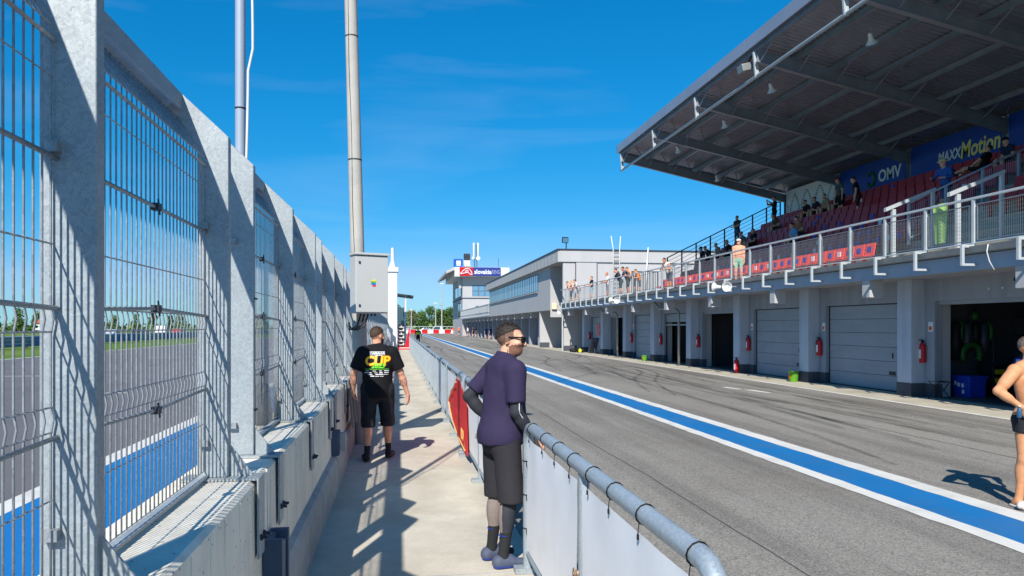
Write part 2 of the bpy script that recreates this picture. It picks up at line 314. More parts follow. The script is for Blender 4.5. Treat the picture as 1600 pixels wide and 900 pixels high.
def seam_(pts, wd):
    b = MB(); r = random.Random(len(pts)); vs = []
    for x, y in pts: j = r.gauss(0, .008); vs += [(x-wd/2+j, y, .0035), (x+wd/2+j, y, .0035)]
    b.add(vs, [(2*k, 2*k+1, 2*k+3, 2*k+2) for k in range(len(pts)-1)]); b.build('asphalt_seam', SEAL, pit, recalc=False)
seam_([(8.62+.02*math.sin(y*.7), y) for y in np.arange(6, 60, .6)], .018); seam_([(3.05+.02*math.sin(y*.9), y) for y in np.arange(1, 50, .6)], .014)
def _dash(m):
    m.quad((9.75, 21.3, .005), (9.95, 21.4, .005), (10.05, 20.6, .005), (9.9, 20.5, .005)); m.quad((9.98, 20.35, .005), (10.25, 20.3, .005), (10.33, 19.3, .005), (10.2, 19.3, .005))
part('worn_dash', WPAINT, pit, _dash, recalc=False)
sheet('paddock', APRON, 13.9, 60, -30, 230, -.005)
# skid marks: curved thin bands of rubber lying on the asphalt
def skid(pts, wd, z):
    m = MB(); n = len(pts)*8; P = [Vector(p) for p in pts]
    def cr(t):
        t *= (len(P)-1); i = min(int(t), len(P)-2); f = t-i; a, b, c, d = P[max(i-1, 0)], P[i], P[i+1], P[min(i+2, len(P)-1)]
        return .5*((2*b)+(c-a)*f+(2*a-5*b+4*c-d)*f*f+(3*b-a-3*c+d)*f**3)
    C = [cr(k/n) for k in range(n+1)]
    vs = []
    for k, c in enumerate(C):
        d = (C[min(k+1, n)]-C[max(k-1, 0)]).normalized(); s = Vector((-d.y, d.x, 0))*wd/2*(.5+.5*min(1, 4*min(k, n-k)/n))
        vs += [(c.x-s.x, c.y-s.y, z), (c.x+s.x, c.y+s.y, z)]
    m.add(vs, [(2*k, 2*k+1, 2*k+3, 2*k+2) for k in range(n)]); m.build('tyre_mark', RUBMARK, pit, recalc=False)
rz = random.Random(3)
SK = [([(6.6,9),(7.2,13),(7.6,18),(8.2,26),(9.4,36)], .16), ([(8.3,11),(8.6,15),(9.2,22),(9.9,30)], .18), ([(9.2,10),(9.3,16),(9.0,24),(9.7,34),(11.2,44)], .14),
      ([(7.0,20),(8.2,25),(9.8,29),(10.2,33),(9.0,38),(8.2,46)], .15), ([(7.4,19),(8.6,24),(10.1,28),(10.6,33),(9.5,39)], .13),
      ([(7.0,36),(8.5,40),(10.2,42),(11.3,46),(10.4,52)], .16), ([(3.6,40),(3.9,48),(3.2,55),(3.8,64)], .17), ([(7.2,52),(8.5,55),(9.0,60),(8.0,66)], .16),
      ([(7.5,62),(9.3,66),(10.2,72),(9.4,80)], .18), ([(7.0,75),(8.8,84),(10.6,90),(10.0,100)], .2),
      ([(10.4,12),(10.5,18),(10.3,26),(10.9,36)], .15), ([(11.2,14),(11.0,22),(11.4,32)], .12), ([(6.7,30),(7.4,37),(8.8,43),(9.2,50)], .14), ([(5.2,24),(6.8,27),(8.6,29.5),(10.6,31)], .13), ([(8.0,32),(6.4,36),(5.2,42),(4.6,50)], .13)]
for i, (p, wd) in enumerate(SK): skid([(x, y, 0) for x, y in p], wd, .010+.0006*i)
for i in range(46):
    x = rz.uniform(6.5, 11.6); y = rz.uniform(8, 75); dx = rz.uniform(-.5, 1.1); skid([(x, y, 0), (x+dx*.4, y+3, 0), (x+dx, y+7, 0)], rz.uniform(.05, .17), .021+.0005*i)
wk = part('walkway', WALKC, None, lambda m: m.box(-.66, 1.02, -6, 62, -.02, .1), bevel=.012); wk['kind'] = 'structure'
# joints in the slab: shallow dark grooves are gaps between real slabs (narrow strips of sealant)
for k in range(16): part('slab_joint', LEDGE, wk, lambda m: m.box(-.63, 1.0, 1.3+3.93*k, 1.312+3.93*k, .1, .102))

# ---------------------------------------------------------------- pit wall
PER = 3.93; YC0 = 2.24
pw = thing('pit_wall', (-.9, 20, 0), 'long low concrete pit wall carrying the tall wire fence beside the walkway', 'wall')
for k in range(-2, 15):
    y0 = YC0+PER*(k-.5)+.012; y1 = y0+PER-.024
    part('wall_block', WALLC, pw, lambda m: m.prism([(-1.12,0),(-1.12,1.07),(-1.10,1.09),(-.73,1.09),(-.71,1.07),(-.695,.0)], 'y', y0, y1))
    b = part('base_kerb', LEDGE, pw, lambda m: m.prism([(-.70,.09),(-.70,.48),(-.66,.46),(-.635,.40),(-.635,.09)], 'y', y0, y1))
# vertical formwork seams standing a few millimetres proud
rs = random.Random(5)
seam = MB()
for i in range(150):
    y = -3+i*.26+rs.uniform(-.04, .04)
    if y > 36: break
    seam.box(-.712, -.7035-.0012*rs.random(), y, y+.006, .5, 1.06)
seam.build('formwork_seam', WALLC, pw)
# dark steel channel bolted over the first block joint
ch = part('joint_channel', DKBLUE, pw, lambda m: (m.box(-.70, -.60, 4.02, 4.06, .1, .74), m.box(-.70, -.60, 4.24, 4.28, .1, .74), m.box(-.695, -.665, 4.06, 4.24, .1, .73), m.box(-.655, -.61, 4.10, 4.20, .1, .70)), bevel=.004)
part('joint_channel', DKBLUE, pw, lambda m: (m.box(-.70, -.62, 8.06, 8.1, .48, .74), m.box(-.70, -.62, 8.2, 8.24, .48, .74)), bevel=.004)
part('junction_box', LEDGE, pw, lambda m: m.box(-.70, -.60, 8.75, 8.93, .42, .62), bevel=.008)

# ---------------------------------------------------------------- debris fence on the wall
fn = thing('debris_fence', (-.9, 20, 1.09), 'tall galvanised wire debris fence with cranked posts on the pit wall', 'fence')
def post(y, near):
    p = part('post', GALV, fn, lambda m: m.prism([(-.84,1.105),(-.84,2.81),(-1.06,3.015),(-1.165,2.92),(-.99,2.755),(-.99,1.105)], 'y', y, y+.058), bevel=.004 if near else 0)
    b = part('base_bracket', GALV, p, lambda m: (m.box(-1.06, -.695, y-.05, y+.10, 1.093, 1.104), m.box(-.694, -.683, y-.05, y+.10, .70, 1.104),
        m.prism([(-.835,1.105),(-.72,1.105),(-.835,1.26)], 'y', y+.024, y+.034)))
    if near:
        for dy in (-.015, .065):
            part('bolt', DARKST, p, lambda m: (m.lathe([(.016,0),(.016,.012),(.009,.013),(.009,.035)], (-.683, y+dy, .80-.0*dy), (1,0,0), 8)))
        for z in (1.28, 2.36): part('mesh_clip', GALVW, p, lambda m: m.box(-.975, -.932, y-.03, y, z-.016, z+.016))
def wire_panel(y0, y1, single):
    pn = MB(); n = max(4, int((y1-y0)/.0505))
    path = [(-.955,1.135),(-.955,1.56),(-.948,1.60),(-.955,1.64),(-.955,1.84),(-.948,1.88),(-.955,1.92),(-.955,2.50),(-.955,2.70),(-1.085,2.90)]
    fr = part('mesh_panel', GALVW, fn, lambda m: [m.tube([(-.952, y0+.005, z), (-.952, y1-.005, z)], .0028, 4) for z in (1.14,1.376,1.565,1.635,1.845,1.915,2.09,2.555,2.70)]+[m.tube([(-.955-.65*(z-2.70), y0, z), (-.955-.65*(z-2.70), y1, z)], .0028, 4) for z in (2.76, 2.82, 2.88)]+[m.tube([(-.95, y0, 2.66), (-.95, y1, 2.66)], .007, 5)])
    if not single: fr['kind'] = 'stuff'
    acc = MB()
    for i in range(n+1):
        y = y0+.008+(y1-y0-.016)*i/n
        if single: part('wire', GALVW, fr, lambda m: m.tube([(x, y, z) for x, z in path], .0034, 5), smooth=True)
        else: acc.tube([(x, y, z) for x, z in path], .0034, 4, caps=False)
    if not single: w_ = acc.build('wire', GALVW, fr); w_['kind'] = 'stuff'
    ym = (y0+y1)/2
    for z in (1.53, 1.93, 2.33):
        sag = .02*(1 if z < 1.6 else -1 if z < 2 else 0)
        rd = part('tension_rod', GALVW, fn, lambda m: m.tube([(-.944, y0-.02, z+sag), (-.942, ym, z), (-.944, y1+.02, z+sag)], .0075, 6), smooth=True)
        part('rod_clamp', DARKST, rd, lambda m: (m.box(-.955, -.925, ym-.02, ym+.02, z-.014, z+.014), m.tube([(-.93, ym+.01, z-.03), (-.93, ym-.01, z+.03)], .004, 5)))
    part('bottom_rail', GALV, fn, lambda m: m.box(-.975, -.935, y0, y1, 1.106, 1.118))
k = -1
while k < 15:
    yc = YC0+PER*k
    for j in (-1, 0, 1): post(yc+1.64*j, yc+1.64*j < 13 and yc+1.64*j > 1)
    for a in (-1, 0):
        ya = yc+1.64*a+.06; wire_panel(ya, yc+1.64*(a+1)-.004, 0 <= ya < 6.5)
    part('top_beam', GALV, fn, lambda m: (m.box(-1.21, -1.06, yc-PER/2+.003, yc+PER/2-.003, 3.0, 3.014), m.box(-1.074, -1.06, yc-PER/2+.003, yc+PER/2-.003, 2.935, 3.0), m.box(-1.21, -1.196, yc-PER/2+.003, yc+PER/2-.003, 2.935, 3.0)))
    k += 1
# clamps round the paired posts
for z in (1.36, 2.02): part('pole_strap', BLACK, fn, lambda m: m.box(-.995, -.833, 4.552, 4.625, z, z+.009))

# ---------------------------------------------------------------- poles and cabinet
sp = thing('floodlight_mast', (-1.07, 5.3, 1.09), 'slim grey steel mast with a loose white cable rising behind the fence', 'mast')
part('tube', BEAMM, sp, lambda m: m.tube([(-1.07, 5.3, 1.09), (-1.07, 5.3, 9.5)], .034, 14), smooth=40)
part('base_flange', GALV, sp, lambda m: m.lathe([(.045,0),(.045,.02)], (-1.07, 5.3, 1.09)))
part('cable', WHT, sp, lambda m: m.tube([(-1.02+.012*math.sin(z*2.1)+(.03 if 3.6 < z < 4.8 else 0), 5.25, z) for z in np.arange(1.5, 9.4, .15)], .009, 6), smooth=True)
for z in (3.35, 4.9): part('cable_tie', BLACK, sp, lambda m: m.lathe([(.0365,0),(.0365,.01)], (-1.07, 5.3, z), n=12))
part('lamp_head', BLKPL, sp, lambda m: m.box(-1.2, -.8, 5.2, 5.4, 9.45, 9.6))
cp = thing('concrete_pole', (-.545, 11.35, .1), 'tapered round concrete pole standing behind the white electrical cabinet', 'pole')
part('shaft', CONCP, cp, lambda m: m.tube([(-.53-.0255*z, 11.35, z) for z in (.1,1,2,3,4,5,6,7,8.5,10)], [.112-.0028*z for z in (.1,1,2,3,4,5,6,7,8.5,10)], 20), smooth=40)
part('cable', BLKPL, cp, lambda m: m.tube([(-.55-.0255*z-.02+.006*math.sin(z*3), 11.245+.0028*z, z) for z in np.arange(2.95, 9.9, .2)], .005, 5), smooth=True)
for z in (4.35, 6.2): part('strap', DARKST, cp, lambda m: m.lathe([(.115-.0028*z,0),(.115-.0028*z,.02)], (-.53-.0255*z, 11.35, z), n=16))
part('bracket_arm', GALV, cp, lambda m: (m.box(-.62,-.4,11.2,11.28,2.15,2.2), m.box(-.62,-.4,11.2,11.28,2.75,2.8)))
al = R(22)
cb = thing('electrical_cabinet', (-.335, 10.93, 2.05), 'white polyester electrical cabinet with small colour sticker hung on the concrete pole', 'cabinet')
fx = Vector((math.cos(al), math.sin(al), 0)); dp = Vector((-math.sin(al), math.cos(al), 0)); up = Vector((0,0,1)); c0 = Vector((-.40, 10.96, 2.47))
part('body', CABW, cb, lambda m: m.obox(c0+dp*.06, fx*.245, dp*.12, up*.42), bevel=.008)
part('door', CABW, cb, lambda m: m.obox(c0-dp*.072, fx*.243, dp*.011, up*.405), bevel=.006)
part('rain_hood', CABW, cb, lambda m: m.obox(c0+dp*.045+up*.435, fx*.262, dp*.152, up*.016), bevel=.006)
for z in (-.31, .31): part('lock', DARKST, cb, lambda m: (m.obox(c0-dp*.088-fx*.19+up*z, fx*.014, dp*.006, up*.018)), bevel=.003)
for i, (dx, z, cc, ww, hh) in enumerate(((.0,.055,S(232,214,40),.03,.012),(-.005,.03,S(70,170,60),.034,.013),(.0,.004,S(30,110,190),.034,.013),(.008,-.022,S(214,40,60),.026,.012))):
    part('sticker', mat('sticker_%d' % i, cc, .5), cb, lambda m: m.obox(c0-dp*.0842+fx*(.02+dx)+up*z, fx*ww, dp*.001, up*hh))
for i in range(5): part('cable_gland', DARKST, cb, lambda m: m.lathe([(.014,0),(.014,.035)], c0+fx*(-.13+i*.055)+dp*.05-up*.458, n=8))
part('cable', BLKPL, cb, lambda m: [m.tube([c0+fx*x0+dp*.05-up*.45, c0+fx*(x0-.05)+dp*.05-up*.60, c0+fx*(x0-.16)+dp*.06-up*.66, c0+fx*-.28+dp*.12-up*(.55+.05*i)], .012, 6) for i, x0 in enumerate((-.13,-.075,-.02))], smooth=True)

# white mast with flagpole tip, marshal shelter, pit board and red cover at the far end of the walkway
wm = thing('white_gantry_column', (-.42, 57.2, .1), 'square white steel column with stepped cap at the far end of the walkway', 'column')
part('column', WHT, wm, lambda m: m.box(-.78, -.06, 56.9, 57.6, .1, 6.1), bevel=.02)
part('collar', WHT, wm, lambda m: m.box(-.85, .03, 56.8, 57.7, 6.0, 6.35), bevel=.02)
part('cap', WHT, wm, lambda m: m.lathe([(.3,0),(.2,.35),(.14,.45),(.12,1.5),(.08,1.52)], (-.42, 57.25, 6.35), n=10), smooth=40)
part('lamp_box', BLKPL, wm, lambda m: (m.box(-1.15,-.86,57.0,57.3,5.1,6.0), m.box(-.95,-.78,57.0,57.3,2.9,3.3)))
sh = thing('marshal_shelter', (.25, 62.5, 0), 'small marshal shelter with flat dark roof and glass wall beside the white column', 'shelter')
part('roof', DARKST, sh, lambda m: m.prism([(-2.6,4.75),(1.25,4.25),(1.25,4.38),(-2.6,4.88)], 'y', 61, 65))
part('column', WHT, sh, lambda m: m.box(.52, .66, 61.2, 61.34, 0, 4.36)); part('column', WHT, sh, lambda m: m.box(.52, .66, 64.6, 64.74, 0, 4.36))
part('glass_wall', GLASSD, sh, lambda m: m.box(-.2, .5, 61.22, 61.26, 1.7, 3.4)); part('parapet', WHT, sh, lambda m: m.box(-1.2, .5, 61.3, 61.36, 0, 1.7))
pb = thing('pit_board', (.22, 57.4, .1), 'narrow pit board of stacked black and white number plates in front of the shelter', 'board')
part('panel', BLKPL, pb, lambda m: m.box(-.04, .5, 57.4, 57.44, .25, 2.0)); 
for i in range(6):
    z = .42+i*.27
    part('plate', WHT, pb, lambda m: (m.box(0, .46, 57.36, 57.4, z, z+.06), m.box(0, .09, 57.36, 57.4, z+.06, z+.19), m.box(.2, .29, 57.36, 57.4, z+.06, z+.15) if i % 2 else m.box(.36, .46, 57.36, 57.4, z+.06, z+.19)))
for x in (.0, .42): part('leg', DARKST, pb, lambda m: m.box(x, x+.05, 57.4, 57.44, .1, .27))
rd = thing('red_air_fence_cover', (.6, 57.0, .1), 'red triangular padded cover closing the end of the walkway', 'barrier')
part('cover', REDM, rd, lambda m: m.prism([(.5,.3),(.88,.3),(.88,1.75),(.84,1.8)], 'y', 56.8, 57.2)); part('foot', REDM, rd, lambda m: m.box(.02, .88, 56.7, 57.3, .1, .3)); part('stripe', WHT, rd, lambda m: m.box(.1, .86, 56.68, 56.7, .2, .26))
# black bag on top of the wall behind the mesh
bg_ = thing('black_bag', (-1.06, 6.05, 1.09), 'small black bag standing on the wall top behind the fence', 'bag')
part('pouch', BLACK, bg_, lambda m: m.prism([(5.94,1.092),(6.14,1.092),(6.13,1.30),(6.07,1.40),(6.0,1.42),(5.95,1.34)], 'x', -1.10, -1.0), bevel=.02)
part('strap', BLKPL, bg_, lambda m: m.tube([(-1.05,5.96,1.36),(-1.05,5.95,1.5),(-1.05,6.02,1.56),(-1.05,6.08,1.48),(-1.05,6.1,1.36)], .008, 6), smooth=True)
part('pocket', BLKPL, bg_, lambda m: m.box(-1.0, -.985, 5.98, 6.1, 1.11, 1.22), bevel=.008)
# dark framed sign leaning on the wall near the pole
fs = thing('leaning_sign_frame', (-.63, 10.6, .48), 'dark framed board leaning against the wall behind the walking man', 'board')
part('frame', GALV, fs, lambda m: (m.tube([(-.60,10.3,.47),(-.675,10.3,1.12),(-.675,10.95,1.12),(-.60,10.95,.47)], .014, 6))); part('board', BLKPL, fs, lambda m: m.quad((-.612,10.32,.49),(-.612,10.93,.49),(-.682,10.93,1.1),(-.682,10.32,1.1)))

# ---------------------------------------------------------------- crowd barriers along the walkway
def barrier(y0, y1, label, near, ban=True, red=False):
    bx = lambda y: .925-.0006*y
    t = thing('crowd_barrier', (bx((y0+y1)/2), (y0+y1)/2, .1), label, 'barrier', None if near else 'barriers along the walkway edge')
    r = .038; zt = 1.15
    X0, X1 = bx(y0), bx(y1); cr = .13
    n = 10 if near else 6
    arc = lambda y, s: [(bx(y), y+s*cr*(1-math.cos(a)), zt-cr*(1-math.sin(a))) for a in (0, R(22), R(45), R(67), R(90))]
    a0 = arc(y0, 1); a1 = arc(y1, -1)[::-1]
    part('top_rail', GALV2, t, lambda m: m.tube([(X0, y0, .14)]+a0+a1+[(X1, y1, .14)], r, n), smooth=50)
    ym = (y0+y1)/2; 
    part('post', GALV2, t, lambda m: m.tube([(bx(ym), ym, .14), (bx(ym), ym, zt-.02)], .029, n), smooth=50)
    part('bottom_rail', GALV2, t, lambda m: m.tube([(X0, y0, .24), (X1, y1, .24)], .024, n), smooth=50)
    for y in (y0+.0, ym, y1): part('foot_plate', GALV, t, lambda m: m.box(bx(y)-.1, bx(y)+.07, y-.05, y+.05, .102, .14))
    if ban:
        for a, b in ((y0+.07, ym-.05), (ym+.05, y1-.07)):
            sd_ = random.random()*9
            bo = part('banner', WBAN, t, lambda m: m.grid(lambda u, v: (bx(a)-.02-.004*math.sin(u*7+sd_+3*v)*math.sin(v*3.1)-.01*v*(1-v)+.003*math.sin(16*(u-.2*v)+sd_)*v**4+.005*math.sin(26*(u+v))*max(0, .3-u-(1-v))+.005*math.sin(28*(u-v))*max(0, .3-(1-u)-v), a+(b-a)*u, .28+.80*v-.006*abs(math.sin(u*9.4))*(v > .99)), 36 if near else 8, 14 if near else 4), smooth=True, recalc=False)
            if near:
                for i in range(4):
                    y = a+.08+(b-a-.16)*i/3+.07*math.sin(i*5+sd_)
                    part('cable_tie', BLACK, bo, lambda m: (m.tube([(bx(y)+(r+.002)*math.cos(q), y+.004*math.sin(q*2), zt+(r+.002)*math.sin(q)) for q in [2*math.pi*j/12 for j in range(13)]], .0035, 4, caps=False),
                         m.tube([(bx(y)-r*.7, y, zt-r*.8), (bx(y)-.03, y+.006, 1.075)], .002, 4), m.box(bx(y)-.033, bx(y)-.026, y, y+.01, 1.055, 1.075)))
                if a == ym+.05:
                    for z in (.42, .66, .90): part('cable_tie', BLACK, bo, lambda m: (m.tube([(bx(y1)+(r+.002)*math.cos(q), y1+(r+.002)*math.sin(q), z) for q in [2*math.pi*j/12 for j in range(13)]], .0035, 4, caps=False), m.tube([(bx(y1)-.02, y1-.03, z), (bx(y1)-.025, y1-.08, z-.03)], .003, 4)))
    if near:
        part('clamp_eye', mat('rusty_zinc', S(150,130,112), .5, .5, .2, 30), t, lambda m: (m.lathe([(.018,0),(.018,.012),(.01,.013),(.01,.03)], (bx(ym)-.028, ym, .62), (-1,0,0), 10), m.tube([(bx(ym)-.05, ym+.018*math.cos(q), .62+.026*math.sin(q)) for q in [2*math.pi*j/10 for j in range(11)]], .005, 5)))
    if not near and not red:
        for i in range(1, 8):
            y = y0+(y1-y0)*i/8
            if abs(y-ym) > .1: part('bar', GALV2, t, lambda m: m.tube([(bx(y)-.05, y, .24), (bx(y)-.05, y, 1.12)], .011, 5))
    if red:
        fp_ = [(11.1,1.1),(10.3,1.03),(9.45,.86),(9.35,.2),(10.6,.22),(12.0,.34),(12.95,.58),(12.75,.68)]
        o = MB(); cx_, cz_ = 10.8, .6; n_ = len(fp_)
        for i in range(n_):
            (ya, za), (yb_, zb) = fp_[i], fp_[(i+1) % n_]
            o.grid(lambda u, v: (bx(10.8)-.045-.012*math.sin(9*(ya+(yb_-ya)*u)*v+3*v), cx_+(ya+(yb_-ya)*u-cx_)*v, cz_+(za+(zb-za)*u-cz_)*v), 4, 4)
        o = o.build('red_flag', REDB, t, smooth=True, recalc=False)
        part('gold_edging', GOLD, o, lambda m: m.tube([(bx(10.8)-.066, 10.8+(y_-10.8)*.86, .6+(z_-.6)*.86) for y_, z_ in ((11.1,1.1),(12.75,.68),(12.95,.58),(12.0,.34),(10.6,.22),(9.35,.2))], .01, 4))
        text_obj('lettering', 'LYO', .2, GOLD, o, frame((bx(9.9)-.07, 9.9, .4), (0,-1,0), (0,0,1)), .002, .004)
    return t
barrier(2.02, 5.22, 'nearest galvanised crowd barrier with white banner tied on by black cable ties', True)
barrier(6.65, 9.98, 'galvanised barrier with white banner half hidden behind the man in the purple shirt', True)
barrier(10.22, 13.58, 'galvanised barrier with red and gold flag cloth hanging on it', False, True, True)
yb = 13.72; ORD = ['first','second','third','fourth','fifth','sixth','seventh','eighth','ninth','tenth','eleventh','twelfth','thirteenth','fourteenth']; kb = 0
while yb < 57:
    barrier(yb, yb+3.34, 'white filled galvanised barrier, %s in the receding row beyond the red flag' % ORD[kb], False); yb += 3.48; kb += 1
# ---------------------------------------------------------------- pit building with garages and terrace
YP = [17.9+4.95*k for k in range(-3, 8)]            # pilaster lines 3.05 .. 52.55
pbld = thing('pit_building', (13.75, 28, 0), 'grey pit building with garage doors under a railed terrace', 'building')
FX = 13.75
STATE = {17.9: 'closed', 22.85: 'closed', 27.8: 'open', 32.75: 'half', 37.7: 'closed', 42.65: 'open', 47.6: 'closed', 12.95: 'open', 8.0: 'closed', 3.05: 'closed'}
fw = MB()
for i, y in enumerate(YP):
    part('pilaster', PILAS, pbld, lambda m: m.box(13.35, FX, y-.26, y+.3, .36, 3.1), bevel=.01)
    part('plinth', PLINTH, pbld, lambda m: m.box(13.34, FX, y-.268, y+.308, 0, .36))
    part('edge_bracket', FACLT, pbld, lambda m: m.box(12.22, 12.62, y-.16, y+.16, 2.62, 3.08), bevel=.008)
    a = y-.62 if i else y-.3; b = y+.56
    fw.box(FX, 13.97, a, b, .36, 2.52)
    part('jamb_plinth', PLINTH, pbld, lambda m: m.box(FX-.006, 13.97, a, b, 0, .36))
fw.box(FX, 13.97, 2, 54.7, 2.52, 3.1)
fw.build('front_wall', FACADE, pbld)
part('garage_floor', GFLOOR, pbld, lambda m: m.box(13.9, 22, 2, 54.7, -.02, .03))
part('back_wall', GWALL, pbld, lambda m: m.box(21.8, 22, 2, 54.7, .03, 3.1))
part('end_wall', FACADE, pbld, lambda m: m.box(14, 22, 1.8, 2, 0, 3.1))
for y in YP:
    part('partition', FACLT, pbld, lambda m: m.box(13.98, 14.22, y-.62+.02, y-.55, .03, 3.1))
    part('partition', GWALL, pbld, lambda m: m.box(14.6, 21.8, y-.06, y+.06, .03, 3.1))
for y0, st in STATE.items():
    a, b = y0+.57, y0+4.95-.63
    if st == 'open':
        part('raised_door', DOORM, pbld, lambda m: m.box(13.85, 14.05, a, b, 2.42, 2.6)); continue
    d = part('garage_door', DARKST, pbld, lambda m: (m.box(13.86, 13.9, a-.0, a+.05, .03, 2.5), m.box(13.86, 13.9, b-.05, b, .03, 2.5), m.box(13.86, 13.9, a, b, 2.49, 2.52)))
    lo = 1.95 if st == 'half' else .035
    n = 6; hh = (2.49-.035)/n
    for i in range(n):
        z0 = .035+hh*i
        if z0+hh*.5 < lo: continue
        part('door_section', DOORM, d, lambda m: m.box(13.872, 13.905, a+.05, b-.05, z0+.006, z0+hh-.002), bevel=.006)
    if st == 'closed':
        part('vent', BLKPL, d, lambda m: m.box(13.86, 13.88, a+.5, a+.78, .47, .58), bevel=.004); part('handle', BLKPL, d, lambda m: m.box(13.85, 13.88, a+.6, a+.63, .95, 1.1))
    if st == 'half': part('transom', DOORM, d, lambda m: m.box(13.86, 13.9, a+.05, b-.05, 1.9, 1.98))
# deck
part('deck_slab', FACADE, pbld, lambda m: m.box(12.3, 22, 1.8, 54.7, 3.1, 3.47))
part('deck_screed', APRON, pbld, lambda m: m.box(12.22, 13.76, 1.8, 54.7, 3.47, 3.5))
part('edge_beam', BEAMM, pbld, lambda m: (m.box(12.2, 12.3, 1.8, 54.6, 3.07, 3.40), m.box(12.17, 12.2, 1.8, 54.6, 3.365, 3.395)))
part('gutter', GUTT, pbld, lambda m: m.prism([(12.2,3.41),(12.04,3.43),(12.0,3.56),(12.02,3.56),(12.2,3.5)], 'y', 1.8, 54.6))
# terrace railing
RAILW = mat('rail_wire', S(120,126,132), .5, .2, .1, 8)
ry = 11.2; posts = []
while ry < 54.3: posts.append(ry); ry += 1.45
rl = part('top_rail', WSTEEL, pbld, lambda m: (m.box(12.11, 12.17, 9, 54.6, 4.565, 4.615), m.box(12.12, 12.16, 9, 54.6, 3.62, 3.65)), bevel=.006)
for i, y in enumerate(posts):
    p = part('rail_post', WSTEEL, pbld, lambda m: m.box(12.115, 12.165, y-.035, y+.035, 3.58, 4.565))
    part('rail_bracket', WSTEEL, p, lambda m: (m.box(11.84, 12.16, y-.03, y+.03, 3.54, 3.60), m.box(11.84, 11.90, y-.029, y+.029, 3.2, 3.54), m.box(11.84, 12.2, y-.031, y+.031, 3.15, 3.2)))
    if i+1 < len(posts):
        a, b = y+.09, posts[i+1]-.09
        gp = part('infill_frame', RAILW, pbld, lambda m: (m.box(12.13, 12.15, a, b, 4.44, 4.46), m.box(12.13, 12.15, a, b, 3.68, 3.70), m.box(12.13, 12.15, a, a+.02, 3.70, 4.44), m.box(12.13, 12.15, b-.02, b, 3.70, 4.44)))
        g = MB()
        nv = 24 if y < 26 else 16; nh = 9 if y < 26 else 7
        for k in range(1, nv): g.beam((12.14, a+(b-a)*k/nv, 3.70), (12.14, a+(b-a)*k/nv, 4.44), .0045, .0045)
        for k in range(1, nh): g.beam((12.146, a+.02, 3.7+.74*k/nh), (12.146, b-.02, 3.7+.74*k/nh), .0045, .0045)
        go = g.build('wire_infill', RAILW, gp, recalc=False); go['kind'] = 'stuff'
for y in (33.35, 43.25):
    part('downpipe', GUTT, pbld, lambda m: m.tube([(12.35, y+1.3, 3.05), (12.6, y+1.2, 2.72), (12.8, y+.6, 2.7), (13.05, y+.1, 2.66), (13.12, y, 2.5), (13.12, y, .0)], .06, 10), smooth=True)
for y in (18.35, 23.35): part('conduit', WSTEEL, pbld, lambda m: m.tube([(13.7, y, 2.5), (13.7, y, 0)], .03, 8), smooth=True)
part('hanging_cable', WHT, pbld, lambda m: m.tube([(12.0,13.55,3.55),(11.97,13.55,3.4),(12.03,13.55,3.2),(12.1,13.5,3.02)], .012, 6), smooth=True)
for y in (15.1, 15.5): part('anchor_cap', WHT, pbld, lambda m: m.lathe([(.03,0),(.03,.01)], (13.75, y, 2.75), (-1,0,0), 8))
part('lamp', BLKPL, pbld, lambda m: (m.obox((13.45, 14.2, 2.86), (.14,0,-.05), (0,.12,0), (.02,0,.05)), m.box(13.45, 13.75, 14.17, 14.23, 2.88, 2.92)), bevel=.01)
for i, y in enumerate((17.34, 22.25, 27.2, 42.0)):
    part('notice', WHITEST, pbld, lambda m: m.box(13.735, 13.75, y, y+.16, 1.72, 1.98)); part('notice_stripe', ORANGE, pbld, lambda m: m.box(13.73, 13.735, y+.03, y+.13, 1.76, 1.86))
# things on and in front of the garages
def extinguisher(y, label, x=13.66, z=1.2):
    t = thing('fire_extinguisher', (x, y, z-.3), label, 'extinguisher', 'fire extinguishers on the garage piers')
    part('cylinder', REDM, t, lambda m: m.lathe([(.06,0),(.085,.02),(.085,.42),(.06,.5),(.03,.53)], (x, y, z-.3), n=14), smooth=40)
    part('valve', BLKPL, t, lambda m: (m.box(x-.025, x+.025, y-.03, y+.03, z+.23, z+.29), m.box(x-.1, x+.02, y-.015, y+.015, z+.29, z+.31)))
    part('hose', BLKPL, t, lambda m: m.tube([(x, y+.03, z+.26), (x-.03, y+.13, z+.15), (x-.02, y+.13, z-.1), (x, y+.09, z-.18)], .014, 6), smooth=True)
    part('label_plate', WHITEST, t, lambda m: m.box(x-.09, x-.082, y-.05, y+.05, z-.18, z+.05))
    part('hook', DARKST, t, lambda m: m.box(x, FX+.002, y-.03, y+.03, z+.1, z+.14))
extinguisher(17.62, 'red fire extinguisher on the pier right of the nearest closed garage door')
extinguisher(22.45, 'red fire extinguisher on the pier between the two nearest closed doors')
extinguisher(27.42, 'red fire extinguisher on the pier left of the green bucket garage door')
extinguisher(27.6, 'red fire extinguisher standing low at the foot of a pier', 13.25, .33)
extinguisher(32.35, 'red fire extinguisher beside the nearer curved downpipe')
extinguisher(37.25, 'red fire extinguisher on the pier left of the half raised door')
extinguisher(42.2, 'red fire extinguisher beside the farther curved downpipe')
extinguisher(51.9, 'farthest red fire extinguisher near the end wall of the terrace')
hb = thing('hose_cabinet', (13.6, 48.2, 1.2), 'red fire hose cabinet on the pier near the far end', 'cabinet')
part('box', REDM, hb, lambda m: m.box(13.35, 13.74, 47.95, 48.75, 1.25, 2.05), bevel=.015); part('door', REDM, hb, lambda m: m.box(13.33, 13.35, 47.98, 48.72, 1.28, 2.02), bevel=.006); part('latch', WHT, hb, lambda m: m.box(13.315, 13.33, 48.0, 48.06, 1.6, 1.68))
